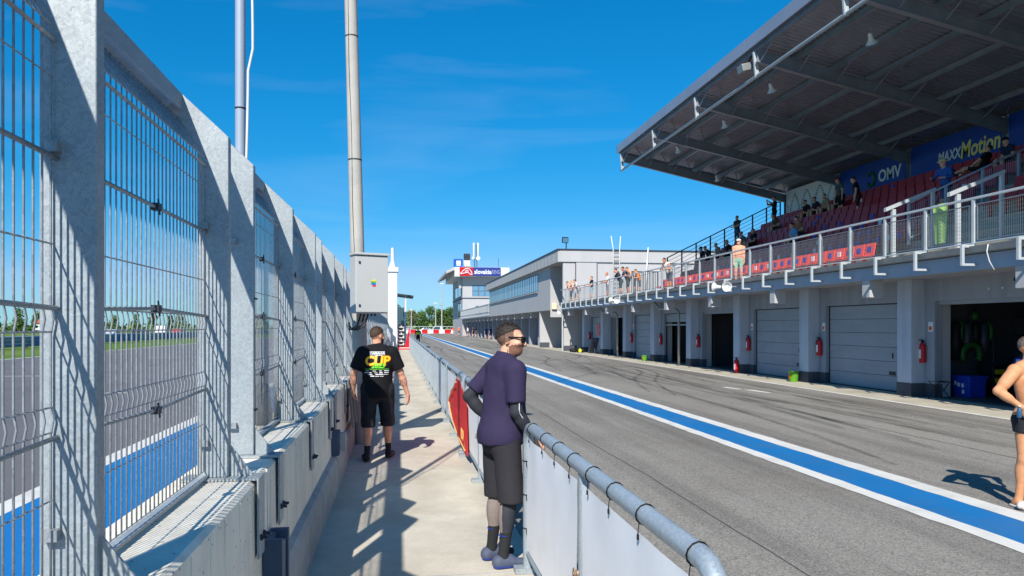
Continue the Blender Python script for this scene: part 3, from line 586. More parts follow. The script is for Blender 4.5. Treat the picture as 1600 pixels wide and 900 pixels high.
def bucket(x, y, label, m1, r=.17, h=.34):
    t = thing('bucket', (x, y, .005), label, 'bucket')
    part('shell', m1, t, lambda m: m.lathe([(r*.8,0),(r,h),(r*1.06,h),(r*1.06,h-.03),(r*.97,h-.03),(r*.92,h-.06)], (x, y, .008), n=18), smooth=40); part('handle', BLKPL, t, lambda m: m.tube([(x-r*1.02, y, h-.04), (x-r*1.1, y-.05, h*.6), (x-r*1.05, y, h*.45), (x-r*1.1, y+.05, h*.6)], .006, 5)); part('print', ORANGE, t, lambda m: m.box(x-r*.97, x-r*.88, y-.04, y+.04, .12, .24))
bucket(13.12, 23.1, 'lime green bucket at the pier left of the nearest closed door', GREENP)
bucket(13.12, 38.3, 'lime green bucket by the pier near the half raised door', GREENP, .15, .3)
def horn(loc, axis, label, group, arm=(0, 0, .1), s=1):
    loc = Vector(loc); ax = Vector(axis).normalized()
    t = thing('horn_loudspeaker', loc, label, 'loudspeaker', group)
    part('bell', WHT, t, lambda m: m.lathe([(.05*s,-.16*s),(.075*s,-.12*s),(.08*s,0),(.11*s,.08*s),(.17*s,.16*s),(.21*s,.19*s),(.195*s,.185*s),(.15*s,.15*s),(.09*s,.06*s)], loc, ax, 16), smooth=50)
    part('driver', GUTT, t, lambda m: m.lathe([(.045*s,-.2*s),(.05*s,-.02*s),(.06*s,.03*s)], loc, ax, 12), smooth=40)
    part('arm', GALV, t, lambda m: m.beam(loc, loc+Vector(arm), .03*s, .03*s))
horn((11.75, 26.0, 3.32), (-.55, .83, .05), 'white horn loudspeaker on the terrace edge pointing up the pit lane', None, (.45, 0, .0), .85)
horn((11.75, 25.2, 3.30), (-.5, -.86, -.05), 'white horn loudspeaker on the terrace edge pointing towards the camera', None, (.45, 0, .0), .85)
horn((11.75, 39.6, 3.30), (-.55, .83, .05), 'farther white horn loudspeaker on the terrace edge pointing up the lane', None, (.45, 0, .0), .85)
horn((11.75, 38.7, 3.28), (-.5, -.86, -.05), 'farther white horn loudspeaker on the terrace edge pointing back', None, (.45, 0, .0), .85)
horn((12.05, 54.3, 2.95), (-.8, -.6, 0), 'white horn loudspeaker at the corner of the end wall', None, (.35, .4, 0), .85)
# contents of the open garages
def crate(loc, sx, sy, sz, m1, label):
    t = thing('storage_crate', loc, label, 'crate'); x, y, z = loc
    part('tub', m1, t, lambda m: m.add([(x+a*sx*(.92 if k == 0 else 1), y+b*sy*(.92 if k == 0 else 1), z+k*sz) for k in (0,1) for b in (-.5,.5) for a in (-.5,.5)], [(0,2,3,1),(4,5,7,6),(0,1,5,4),(2,6,7,3),(0,4,6,2),(1,3,7,5)]), bevel=.02)
    part('lid', m1, t, lambda m: m.box(x-sx*.54, x+sx*.54, y-sy*.54, y+sy*.54, z+sz*.97, z+sz+.05), bevel=.015)
    for i, (b, zz) in enumerate(((-.12,.6),(.1,.62),(.28,.7),(-.15,.28))): part('sticker', WHITEST, t, lambda m: m.box(x-sx*.5-.006, x-sx*.5, y+b*sy-.04, y+b*sy+.04, z+sz*zz-.05, z+sz*zz+.05))
crate((14.72, 17.25, .03), .5, .62, .5, BLUEP, 'blue plastic storage crate just inside the nearest open garage')
st = thing('folding_stool', (13.6, 16.95, 0), 'small black folding stool at the pier of the nearest open garage', 'stool')
part('seat', BLACK, st, lambda m: m.grid(lambda u, v: (13.42+.36*u, 16.75+.36*v, .47-.03*math.sin(math.pi*u)), 6, 2)); 
for s in (-1, 1):
    for yy in (16.77, 17.09): part('leg', DARKST, st, lambda m: m.tube([(13.6-s*.19, yy, .012), (13.6+s*.17, yy, .47)], .012, 6))
def bike(loc, rz, label, c1, c2):
    t = thing('motorcycle', (0,0,0), label, 'motorcycle'); 
    for yy in (-.7, .7):
        w_ = part('wheel', BLACK, t, lambda m: m.lathe([(.22,-.05),(.29,-.06),(.315,0),(.29,.06),(.22,.05)], (0, yy, .315), (1,0,0), 22), smooth=40); part('rim', c2, w_, lambda m: (m.lathe([(.2,-.045),(.225,-.045),(.225,.045),(.2,.045)], (0, yy, .315), (1,0,0), 18), m.lathe([(.04,-.06),(.04,.06)], (0, yy, .315), (1,0,0), 10)))
        for k in range(5): part('spoke', c2, w_, lambda m: m.beam((0, yy, .315), (0, yy+.21*math.cos(k*1.257), .315+.21*math.sin(k*1.257)), .03, .03, (1,0,0)))
    part('fork', DARKST, t, lambda m: [m.tube([(s*.09, .7, .315), (s*.1, .48, .92)], .025, 8) for s in (-1, 1)], smooth=True)
    part('fairing', c1, t, lambda m: m.prism([(.62,.5),(.86,.86),(.72,1.12),(.5,1.05),(.3,.9),(-.05,.55),(-.1,.28),(.3,.24)], 'x', -.17, .17), bevel=.06)
    part('windscreen', GLASSD, t, lambda m: m.prism([(.7,1.12),(.5,1.22),(.44,1.06)], 'x', -.1, .1), bevel=.02)
    part('tank', c1, t, lambda m: m.prism([(.32,.88),(.3,1.02),(.1,1.05),(-.12,.92),(-.12,.78),(.25,.76)], 'x', -.13, .13), bevel=.05)
    part('seat', BLACK, t, lambda m: m.prism([(-.12,.8),(-.14,.9),(-.5,.93),(-.52,.84)], 'x', -.12, .12), bevel=.03)
    part('tail', c1, t, lambda m: m.prism([(-.42,.84),(-.46,.98),(-.86,1.08),(-.9,1.02),(-.6,.84)], 'x', -.1, .1), bevel=.03)
    part('engine', DARKST, t, lambda m: m.box(-.15, .15, -.2, .3, .25, .72), bevel=.03); part('swingarm', DARKST, t, lambda m: [m.beam((s*.1, -.15, .42), (s*.09, -.7, .315), .04, .07) for s in (-1, 1)])
    part('number_plate', WHITEST, t, lambda m: m.obox((0, .83, .95), (.1,0,0), (0,.01,.0), (0,-.05,.1)))
    part('handlebar', BLACK, t, lambda m: m.tube([(-.32,.38,.98),(-.1,.47,.96),(.1,.47,.96),(.32,.38,.98)], .016, 6)); part('stand', DARKST, t, lambda m: m.beam((.13, -.1, .3), (.24, -.1, .0), .03, .03))
    t.location = loc; t.rotation_euler.z = rz; return t
bike((15.15, 15.7, .03), R(118), 'blue and orange race motorcycle in the nearest open garage behind the bare chested man', BLUEP, ORANGE)
bike((16.4, 31.2, .03), R(80), 'orange and black race motorcycle inside the middle open garage', ORANGE, BLACK)
def suit(loc, label, m1):
    x, y, z = loc; t = thing('hanging_riding_gear', loc, label, 'riding gear')
    part('rail', DARKST, t, lambda m: m.tube([(x-.7, y, z), (x+.7, y, z)], .015, 6)); part('rail_leg', DARKST, t, lambda m: [m.tube([(x+s*.7, y, .03), (x+s*.7, y, z)], .015, 6) for s in (-1, 1)])
    for i, (dy, w_, h_, mm) in enumerate(((-.45,.3,1.0,BLACK),(-.1,.26,.8,DARKST),(.16,.2,.6,BLACK),(.42,.24,.95,DARKST))):
        part('garment', mm, t, lambda m: m.lathe([(.03,0),(w_*.5,-.08),(w_*.55,-h_*.5),(w_*.4,-h_)], (x+dy, y, z-.03), n=10), smooth=True)
    part('helmet', m1, t, lambda m: m.lathe([(.02,0),(.1,.02),(.13,.1),(.12,.18),(.06,.25),(.01,.26)], (x+.12, y, z+.02), n=14), smooth=True); part('sleeve', m1, t, lambda m: m.tube([(x+.5, y-.05, z-.02), (x+.56, y-.1, z-.25), (x+.5, y-.12, z-.5)], [.07,.06,.04], 8), smooth=True); part('sleeve', m1, t, lambda m: m.tube([(x-.3, y-.05, z-.02), (x-.36, y-.1, z-.3), (x-.34, y-.1, z-.5)], [.07,.06,.04], 8), smooth=True)
GRN = mat('race_green', S(34,92,34), .5)
suit((15.1, 17.66, 2.0), 'dark riding gear and green helmets on a rack in the nearest open garage', GRN)
tg = thing('green_tyre_warmer', (15.1, 17.6, .9), 'bright green coiled tyre warmer hung low in the nearest open garage', 'tyre warmer')
part('coil', GRN, tg, lambda m: m.tube([(15.08+.26*math.cos(a), 17.6, 1.12+.26*math.sin(a)) for a in [R(-40)+R(260)*i/14 for i in range(15)]], .085, 8), smooth=True); part('hook', DARKST, tg, lambda m: m.beam((15.08,17.6,1.36),(15.08,17.6,2.9),.03,.03))
wb = thing('tool_cart', (15.5, 17.3, .03), 'yellow and black tool cart standing in the nearest open garage', 'cart')
part('body', BLKPL, wb, lambda m: m.box(15.25, 15.75, 17.05, 17.6, .12, .85), bevel=.02)
for z in (.4, .62): part('drawer', mat('tool_yellow', S(200,180,30), .45), wb, lambda m: m.box(15.3, 15.7, 17.035, 17.05, z, z+.12))
for s in (15.32, 15.68): part('castor', BLACK, wb, lambda m: m.lathe([(.055,-.02),(.055,.02)], (s, 17.2, .085), (0,1,0), 10))
ty = thing('tyre_stack', (16.15, 17.3, .03), 'stack of black slick tyres in the nearest open garage', 'tyres')
for i in range(4): part('tyre', BLACK, ty, lambda m: m.lathe([(.17,0),(.29,.01),(.31,.07),(.31,.11),(.29,.17),(.17,.18),(.17,0)], (16.15+.01*i, 17.3, .03+.185*i), n=20), smooth=40)
sv = thing('metal_shelf', (16.9, 17.5, .03), 'grey metal shelf of boxes deep in the nearest open garage', 'shelf')
for z in (.4, 1.0, 1.6, 2.1): part('board', GUTT, sv, lambda m: m.box(16.5, 18.0, 17.3, 17.75, z, z+.03))
for x in (16.5, 17.97): part('upright', DARKST, sv, lambda m: m.box(x, x+.03, 17.3, 17.75, .03, 2.2))
rk = random.Random(8)
for z in (.43, 1.03, 1.63):
    for k in range(4): x = 16.6+.34*k; hh_ = rk.uniform(.15, .42); part('box', rk.choice((BLKPL, REDM, WHITEST, GREENP, GUTT)), sv, lambda m: m.box(x, x+rk.uniform(.18, .3), 17.36, 17.66, z, z+hh_))
sl = thing('folding_ramp', (13.1, 49.6, 0), 'dark folded paddock ramp leaning below the red hose cabinet', 'ramp')
part('deck', DKBLUE, sl, lambda m: m.obox((13.25, 49.3, .55), (.28,0,0), (0,.45,-.5), (0,.03,.03))); part('prop', DARKST, sl, lambda m: m.beam((13.2,48.7,0),(13.2,49.1,.85),.05,.05))
gb = thing('gear_pile', (12.9, 51.6, 0), 'pile of dark gear with a fluorescent vest at the foot of the end wall', 'gear')
rg = random.Random(2)
for i in range(9):
    cx, cy, cz, rr = 12.7+rg.uniform(-.3,.5), 51.6+rg.uniform(-1.1,1.1), .1, rg.uniform(.12,.24)
    part('bag', YELLOW if i in (3, 6) else BLACK, gb, lambda m: m.lathe([(rr*.7,-.1),(rr,0),(rr*.9,.1),(rr*.4,.17)], (cx, cy, cz), n=10), smooth=True)

# ---------------------------------------------------------------- grandstand
gs = thing('grandstand', (17, 28, 3.5), 'covered grandstand with red seats and steel cantilever roof above the garages', 'grandstand')
NR = 9; GY0, GY1 = 2.0, 38.1
for i in range(1, NR+1):
    part('step', APRON, gs, lambda m: m.box(13.45+.75*i-.0, 21.2, GY0, GY1, 3.5+.43*(i-1), 3.5+.43*i))
stepw = FACLT
for i in range(3): part('stair_block', stepw, gs, lambda m: m.box(13.9+.375*i, 14.52+.375*i, 13.2, 18.4, 3.5, 3.69+.19*i), bevel=.01)
zr = lambda x: 11.2-(x-11.6)*.199
SEAT = MB()
SEAT.add([(x, y, z) for x, z in ((-.20,.40),(-.20,.43),(.14,.39),(.14,.42)) for y in (-.21, .21)], [(0,1,5,4),(2,6,7,3),(0,2,3,1),(0,4,6,2),(1,3,7,5)])
SEAT.add([(x, y, z) for x, z in ((.13,.39),(.17,.39),(.20,.80),(.24,.80)) for y in (-.21, .21)], [(0,1,5,4),(2,6,7,3),(4,5,7,6),(0,4,6,2),(1,3,7,5)])
SEAT.box(-.05, .05, -.03, .03, 0, .40)
me_lit = SEAT.mesh('seat', SEATLIT); me_shade = SEAT.mesh('seat', SEATSHADE)
me_num = [MB().box(.145, .165, -.085, .085, .54, .70).mesh('sticker', x) for x in (BLUEST, WHITEST)]
seats = []
for r in range(NR):
    y = 19.9
    while y < 37.4:
        seats.append((13.76+.75*r, y, 3.5+.43*r, r)); y += .5
    if r >= 3:
        y = 12.0
        while y < 18.2: seats.append((13.76+.75*r, y, 3.5+.43*r, r)); y += .5
vis = sorted(seats, key=lambda s: math.hypot(s[0], s[1])+(0 if s[3] else -60))
rest = MB()
rq = random.Random(9)
for n, (x, y, z, r) in enumerate(vis):
    if n < 300:
        o = link('seat', me_lit if r == 0 else me_shade, gs); o.location = Vector((x-(.22 if r == 0 else 0), y, z))-org(gs)
        if r <= 1 or rq.random() < .1:
            p = link('sticker', me_num[0 if rq.random() < .68 else 1], o)
    else: rest.add([(vx+x, vy+y, vz+z) for vx, vy, vz in SEAT.v], SEAT.f)
ro = rest.build('seat', SEATSHADE, gs); ro['kind'] = 'stuff'
# roof
RY = [2.0]+[y for y in YP if y < 39]
rib = MB(); n = int((38.2-1.5)/.22)
vs = []; fs = []
for k in range(n):
    y = 1.5+.22*k
    for dy, dz in ((0, .04), (.07, .04), (.10, 0), (.19, 0)): vs += [(11.64, y+dy, zr(11.64)+.02+dz), (21.6, y+dy, zr(21.6)+.02+dz)]
fs = [(2*i, 2*i+1, 2*i+3, 2*i+2) for i in range(len(vs)//2-1)]
rib.add(vs, fs); rib.build('roof_sheet', ROOFDK, gs)
part('roof_cover', ROOFDK, gs, lambda m: m.prism([(11.64, zr(11.5)+.1),(21.6, zr(21.6)+.1),(21.6, zr(21.6)+.2),(11.64, zr(11.5)+.2)], 'y', 1.5, 38.25))
fas = [1.5, 7, 12.5, 18, 23.5, 29, 34.5, 38.3]
for a, b in zip(fas, fas[1:]): part('fascia_panel', FASCIA, gs, lambda m: m.box(11.58, 11.64, a+.004, b-.004, 11.12, 11.54))
part('end_trim', FASCIA, gs, lambda m: m.prism([(11.58, zr(11.5)-.06),(21.6, zr(21.6)-.06),(21.6, zr(21.6)+.26),(11.58, zr(11.5)+.3)], 'y', 38.26, 38.34))
PX = [11.75, 13.1, 14.45, 15.8, 17.15, 18.5, 19.85]
for y in RY:
    x0, x1 = 11.7, 21.0
    part('rafter', ROOFST, gs, lambda m: m.ibeam((x0, y, zr(x0)-.42), (x1, y, zr(x1)-.50), .18, .42, .022))
    part('back_column', ROOFST, gs, lambda m: m.ibeam((21.05, y, 6.9), (21.05, y, zr(21.05)-.2), .25, .3, .02, (0,1,0)))
    part('hanger', WSTEEL, gs, lambda m: m.prism([(11.62, zr(11.6)-.25),(11.78, zr(11.6)-.25),(11.82,10.12),(11.70,10.12)], 'y', y+.12, y+.2))
for i, x in enumerate(PX):
    pu = part('purlin', ROOFST, gs, lambda m: m.ibeam((x, 1.6, zr(x)-.11), (x, 38.15, zr(x)-.11), .12, .2, .014))
    for y in RY[1:]:
        br = part('fly_brace', ROOFST, pu, lambda m: (m.beam((x+.02, y-.9, zr(x)-.2), (x+.02, y-.1, zr(x)-.6), .035, .035), m.beam((x+.04, y-1.6, zr(x)-.06), (x+1.0, y-.1, zr(x)-.35), .03, .03)))
part('front_tube', GALV2, gs, lambda m: m.tube([(11.76, 1.6, 10.16), (11.76, 38.1, 10.16)], .055, 10), smooth=True)
for a, b in ((32.75,37.7),(27.8,32.75),(22.85,27.8),(17.9,22.85),(12.95,17.9)):
    mm = WHITEB if a > 32 else BLUEB
    bn = part('banner_board', mm, gs, lambda m: m.box(20.9, 20.95, a+.16, b-.16, 7.25, 9.2))
    if a == 27.8:
        text_obj('lettering', 'OMV', .72, WHITEST, bn, frame((20.89, 28.98, 8.42), (0,-1,0), (0,0,1)), .004, .018, width=1.5)
        part('emblem', GRN, bn, lambda m: m.tube([(20.88, 30.2+.24*math.cos(t), 8.42+.3*math.sin(t)) for t in [R(40)+R(290)*k/12 for k in range(13)]], .06, 6))
    if a == 22.85:
        text_obj('lettering', 'MAXX', .56, WHITEST, bn, frame((20.89, 25.5, 8.40), (0,-1,0), (0,0,1)), .004, .012, .15, width=1.2)
        text_obj('lettering', 'Motion', .86, mat('yellow_print', S(236,216,120), .5), bn, frame((20.89, 23.98, 8.42), (0,-1,0), (0,0,1)), .004, .018, .15, width=1.85)
    if a > 32:
        dm = MB()
        for cx in (33.7, 34.9, 36.1, 37.2):
            for s in (-1, 1):
                for k in range(15):
                    t = k/14; yy = cx+s*(.12+.42*abs(2*t-1)**1.3)
                    if a+.2 < yy < b-.25: dm.box(20.885, 20.9, yy-.07, yy+.07, 7.45+1.45*t, 7.49+1.45*t)
        dm.build('dash_print', mat('teal_print', S(30,50,60), .5), bn)
part('rear_cladding', ROOFST, gs, lambda m: m.box(21.25, 21.3, GY0, GY1, 6.9, zr(21.3)+.02))
# sloping guard rail at the far end and stair rails
def sloped_rail(name, y, x0, x1, z0, z1, n, mt, bars, hgt=1.05, mesh=False):
    f = lambda x: z0+(z1-z0)*(x-x0)/(x1-x0)
    rr = part(name, mt, gs, lambda m: m.tube([(x0, y, z0), (x1, y, z1)], .03, 8), smooth=True)
    for i in range(n):
        x = x0+(x1-x0)*i/(n-1); part('baluster_post', mt, rr, lambda m: m.box(x-.03, x+.03, y-.03, y+.03, f(x)-hgt, f(x)))
    for k in range(bars): part('bar', mt, rr, lambda m: m.tube([(x0, y, z0-hgt*.85*(k+1)/bars), (x1, y, z1-hgt*.85*(k+1)/bars)], .012, 5))
    if mesh:
        g = MB()
        for k in range(int((x1-x0)/.06)): x = x0+.06*k; g.beam((x, y, f(x)-hgt*.9), (x, y, f(x)-.1), .006, .006)
        o = g.build('wire_infill', mt, rr, recalc=False); o['kind'] = 'stuff'
sloped_rail('end_guard_rail', 38.0, 14.3, 20.8, 5.55, 8.75, 9, DARKST, 5, 1.25)
sloped_rail('stair_guard_rail', 18.6, 14.0, 18.6, 5.28, 7.35, 5, BEAMM, 1, 1.15, True)
sloped_rail('stair_guard_rail', 13.4, 14.0, 18.6, 5.28, 7.35, 5, BEAMM, 1, 1.15, True)
for y in (18.35, 16.0, 13.6): part('stair_handrail', WSTEEL, gs, lambda m: (m.box(13.3, 13.4, y-.04, y+.04, 3.5, 5.05), m.prism([(13.1,4.98),(14.6,5.6),(14.6,5.68),(13.1,5.08)], 'y', y-.05, y+.05), m.box(14.5, 14.58, y-.04, y+.04, 4.0, 5.6)))
gt = thing('barred_gate', (13.3, 38.3, 3.5), 'dark barred gate across the terrace at the far end of the stand', 'gate')
part('gate_frame', DARKST, gt, lambda m: (m.box(12.4, 13.9, 38.28, 38.32, 4.78, 4.83), m.box(12.4, 12.46, 38.28, 38.32, 3.5, 4.78), m.box(13.85, 13.9, 38.28, 38.32, 3.5, 4.78)))
for k in range(12): part('bar', DARKST, gt, lambda m: m.box(12.5+.11*k, 12.53+.11*k, 38.29, 38.31, 3.55, 4.78))
for i, (y, x) in enumerate(((28.6, 13.2), (24.2, 12.9), (33.2, 13.0), (19.4, 13.4), (36.2, 16.3))):
    horn((x, y, zr(x)-.7), (.5, .4, -.77), ['white loudspeaker under the roof above the second bay', 'white loudspeaker under the roof beside the front tube', 'white loudspeaker under the roof near its far front corner', 'nearest white loudspeaker hanging under the roof at the top of the view', 'white loudspeaker hanging from the far end of the roof'][i], None, (0, 0, .3), .85)
fl = thing('roof_floodlight', (11.3, 23.1, 10.6), 'grey floodlight fixed under the roof edge beside a hanger', 'floodlight')
part('housing', GUTT, fl, lambda m: m.obox((11.65, 23.6, 10.62), (.2,0,.05), (0,.2,0), (-.03,0,.12)), bevel=.02); part('yoke', DARKST, fl, lambda m: m.beam((11.7, 23.6, 10.7), (11.75, 23.3, 11.0), .05, .05))
tw = thing('green_towel', (12.2, 15.2, 3.75), 'lime green towel draped over the terrace rail', 'towel')
part('cloth', mat('lime_cloth', S(166,204,122), .8, 0, .1, 6, .3, 20), tw, lambda m: m.grid(lambda u, v: (12.21+.02*math.sin(u*9), 14.92+.5*u*(1-.6*(1-v)**1.0*(.5))+.08*(1-v), 3.75+.9*v), 10, 8), smooth=True, recalc=False)
# ---------------------------------------------------------------- second building, beyond the terrace
bb = thing('control_building', (20, 80, 0), 'pale two storey building with ribbon windows and deep roof edge', 'building')
part('end_wall', FACLT, bb, lambda m: m.box(12.34, 34, 54.72, 55.0, 0, 6.75))
part('end_plinth', PLINTH, bb, lambda m: m.box(12.33, 13.4, 54.70, 54.72, 0, .4))
part('upper_storey', FACLT, bb, lambda m: m.box(12.3, 34, 59.3, 100.2, 3.2, 6.75))
part('upper_end', FACLT, bb, lambda m: m.box(12.302, 20, 59.26, 59.3, 2.62, 6.75))
part('lower_end_wall', FACLT, bb, lambda m: m.box(12.34, 20, 64, 64.3, 0, 3.2)); part('lower_plinth', PLINTH, bb, lambda m: m.box(12.33, 13.2, 63.98, 64.0, 0, .45))
part('roof_slab', FACLT, bb, lambda m: m.box(12.05, 34, 54.6, 100.6, 6.75, 7.66)); part('roof_cap', DARKST, bb, lambda m: m.box(11.86, 34.1, 54.5, 100.7, 7.66, 7.72))
y = 54.6
while y < 100.4:
    part('fascia_panel', FACLT, bb, lambda m: m.box(11.92, 12.05, y+.03, y+1.5, 6.74, 7.655)); y += 1.533
for k in range(17):
    a = 64.6+2.07*k; wn = part('window', DARKST, bb, lambda m: (m.box(12.26, 12.3, a, a+.07, 5.0, 6.5), m.box(12.26, 12.3, a+.07, a+2.07, 6.44, 6.5), m.box(12.24, 12.3, a+.07, a+2.07, 4.95, 5.0), m.box(12.262, 12.3, a+1.0, a+1.05, 5.0, 6.44)))
    part('pane', GLASS, wn, lambda m: m.box(12.285, 12.298, a+.07, a+2.07, 5.0, 6.44)); part('sill', FACLT, wn, lambda m: m.box(12.18, 12.26, a, a+2.07, 4.86, 4.94))
dr = part('service_door', FACLT, bb, lambda m: m.box(13.34, 14.94, 54.66, 54.72, 3.5, 7.25))
part('door_frame', PLINTH, dr, lambda m: (m.box(13.28, 13.34, 54.65, 54.72, 3.5, 7.32), m.box(14.94, 15.0, 54.65, 54.72, 3.5, 7.32), m.box(13.34, 14.94, 54.65, 54.72, 7.25, 7.32)))
ld = thing('roof_ladder', (16.45, 54.6, 3.5), 'white steel ladder with hooped top on the end wall above the terrace', 'ladder')
for x in (16.2, 16.7): part('stile', WHT, ld, lambda m: m.tube([(x, 54.5, 3.5), (x, 54.5, 7.7), (x+(.1 if x > 16.4 else -.14), 54.6, 8.75)], .035, 8), smooth=True)
for k in range(13): part('rung', DARKST, ld, lambda m: m.tube([(16.2, 54.5, 3.8+.31*k), (16.7, 54.5, 3.8+.31*k)], .02, 6))
fp = thing('white_flagstaff', (18.9, 54.3, 3.5), 'slim leaning white staff standing before the end wall beside the gate', 'staff')
part('staff', WHT, fp, lambda m: m.tube([(18.6, 54.3, 3.5), (18.9, 54.3, 7.9)], .05, 8), smooth=True); part('foot', DARKST, fp, lambda m: m.lathe([(.16,0),(.16,.04)], (18.6, 54.3, 3.5)))
rf = thing('roof_edge_floodlight', (12.7, 55.2, 7.7), 'small square floodlight standing on the corner of the roof', 'floodlight')
part('stem', DARKST, rf, lambda m: m.box(12.66, 12.74, 55.2, 55.28, 7.7, 8.25)); part('housing', BLKPL, rf, lambda m: m.obox((12.6, 55.15, 8.45), (.24,0,0), (0,.08,.04), (0,-.05,.2)), bevel=.02); part('lens', GLASS, rf, lambda m: m.obox((12.6, 55.05, 8.42), (.2,0,0), (0,.015,.006), (0,-.05,.16)))
part('downpipe', WSTEEL, bb, lambda m: m.tube([(12.28, 54.62, 3.3), (12.28, 54.62, 0)], .07, 8))
part('wall_lamp', mat('lamp_opal', S(226,214,180), .4), bb, lambda m: m.box(12.4, 12.8, 59.05, 59.25, 3.25, 3.75), bevel=.03)
# garages under the second building and under the far terrace
lower = MB()
YQ = [64.3+4.95*k for k in range(0, 17)]
for y in YQ: part('pilaster', FACADE, bb, lambda m: m.box(13.2, 14.05, y-.26, y+.3, 0, 3.2))
for y in YQ: part('cross_beam', FACLT, bb, lambda m: m.box(12.45, 13.2, y-.2, y+.24, 2.66, 3.2))
for i, y in enumerate(YQ[:-1]):
    d = part('garage_door', PLINTH if i % 3 == 1 else GWALL, bb, lambda m: m.box(13.95, 14.0, y+.3, y+4.69, 0, 2.7)); part('lintel', FACADE, bb, lambda m: m.box(13.9, 14.0, y+.3, y+4.69, 2.7, 3.2))  # doors coloured dark to carry the shade of the open bays
part('far_deck', FACADE, bb, lambda m: m.box(12.3, 30, 100.2, 146, 3.2, 3.75))
part('far_rail', WSTEEL, bb, lambda m: (m.box(12.2, 12.3, 100.3, 145.9, 4.85, 4.95), m.box(12.2, 12.3, 100.3, 145.9, 3.8, 3.9)))
for k in range(31): part('rail_post', WSTEEL, bb, lambda m: m.box(12.2, 12.3, 100.6+1.5*k, 100.72+1.5*k, 3.4, 4.85))
bi = MB()
for k in range(300): bi.beam((12.25, 100.4+.15*k, 3.9), (12.25, 100.4+.15*k, 4.85), .02, .02)
o = bi.build('wire_infill', GALVW, bb, recalc=False); o['kind'] = 'stuff'
ct = thing('race_control_tower', (17, 158, 0), 'pale race control tower with red and blue circuit sign on its roof edge', 'building')
part('wall', FACLT, ct, lambda m: m.box(12.6, 24, 146, 172, 0, 11.6))
part('string_course', PLINTH, ct, lambda m: m.box(12.52, 24, 145.92, 172, 7.35, 7.55))
part('parapet', WHT, ct, lambda m: m.box(10.9, 21.7, 144.2, 172, 11.62, 13.45)); part('roof_wing', FACLT, ct, lambda m: m.prism([(9.3,12.2),(10.9,12.9),(10.9,13.5),(9.3,12.7)], 'y', 144.6, 176)); part('fin', FACLT, ct, lambda m: m.prism([(10.9,13.4),(11.5,13.4),(12.4,9.5),(12.0,9.3)], 'y', 146.0, 146.6))
for i in range(3):
    a = 14.55+1.25*i; wn = part('window', DARKST, ct, lambda m: (m.box(a, a+.06, 145.93, 146, 7.85, 9.95), m.box(a+1.12, a+1.18, 145.93, 146, 7.85, 9.95), m.box(a+.06, a+1.12, 145.93, 146, 9.88, 9.95), m.box(a+.06, a+1.12, 145.93, 146, 8.85, 8.92)))
    part('pane', GLASS, wn, lambda m: m.box(a+.06, a+1.12, 145.96, 145.99, 7.85, 9.88))
for i in range(4):
    a = 15.2+.9*i; wn = part('window', DARKST, ct, lambda m: (m.box(a, a+.05, 145.93, 146, 3.9, 5.9), m.box(a+.8, a+.85, 145.93, 146, 3.9, 5.9), m.box(a+.05, a+.8, 145.93, 146, 5.84, 5.9))); part('pane', GLASSD, wn, lambda m: m.box(a+.05, a+.8, 145.96, 145.99, 3.9, 5.84))
for a, b, z0, z1 in ((150, 164, 7.9, 10.2), (149, 156, 3.9, 6.6)):
    wn = part('window', DARKST, ct, lambda m: (m.box(12.52, 12.6, a, b, z1-.1, z1), m.box(12.52, 12.6, a, b, z0, z0+.1), m.box(12.53, 12.6, (a+b)/2-.1, (a+b)/2+.1, z0+.1, z1-.1))); part('pane', GLASS, wn, lambda m: m.box(12.57, 12.59, a, b, z0+.1, z1-.1))
sg = thing('circuit_sign', (15.9, 144.1, 11.7), 'long roof sign, red panel with circuit outline and blue panel with white lettering', 'sign')
part('red_panel', REDM, sg, lambda m: m.box(11.85, 14.48, 143.9, 144.15, 11.75, 13.4)); bl = part('blue_panel', mat('sign_blue', S(36,52,130), .5), sg, lambda m: m.box(14.5, 19.9, 143.9, 144.15, 11.75, 13.4))
part('circuit_outline', WHITEST, sg, lambda m: m.tube([(x, 143.88, z) for x, z in ((12.0,12.1),(12.5,12.7),(13.0,13.1),(13.6,13.15),(14.0,12.8),(14.25,12.2),(14.3,11.98),(14.0,11.95),(13.6,12.3),(13.2,12.45),(12.9,12.6),(13.3,12.85),(13.55,12.7),(13.4,12.4),(12.7,12.25),(12.3,12.15),(12.0,12.1))], .08, 6))
text_obj('lettering', 'slovakia', 1.2, WHITEST, bl, frame((16.4, 143.88, 12.5), (1,0,0), (0,0,1)), .01, .03, width=3.4); text_obj('lettering', 'RING', 1.15, mat('sign_grey', S(150,156,190), .5), bl, frame((19.0, 143.88, 12.5), (1,0,0), (0,0,1)), .01, .0, width=1.6)
bxs = thing('blue_roof_sign', (11.75, 146, 13.45), 'blue square advertising box with white emblem on the tower roof', 'sign')
part('box', mat('sign_mid_blue', S(16,84,170), .5), bxs, lambda m: m.box(10.9, 12.6, 145.6, 147, 13.45, 15.15)); part('emblem', WHITEST, bxs, lambda m: m.box(11.35, 12.2, 145.55, 145.6, 13.8, 14.8)); text_obj('lettering', 'OMV', .38, BLUEST, bxs, frame((11.78, 145.54, 14.0), (1,0,0), (0,0,1)), .004)
ac = thing('roof_plant_unit', (13.5, 147, 13.45), 'white rooftop plant unit with dark louvred top beside the blue sign', 'plant unit')
part('base', WHT, ac, lambda m: m.box(12.9, 14.15, 146.4, 147.6, 13.45, 15.0)); part('louvre', DARKST, ac, lambda m: m.box(12.95, 14.15, 146.35, 147.6, 15.0, 15.6)); part('louvre', DARKST, ac, lambda m: m.box(12.95, 14.15, 146.35, 147.6, 15.66, 16.3)); part('vent', BLKPL, ac, lambda m: [m.box(13.0+.4*i, 13.2+.4*i, 146.35, 146.4, 13.5, 13.9) for i in range(3)])
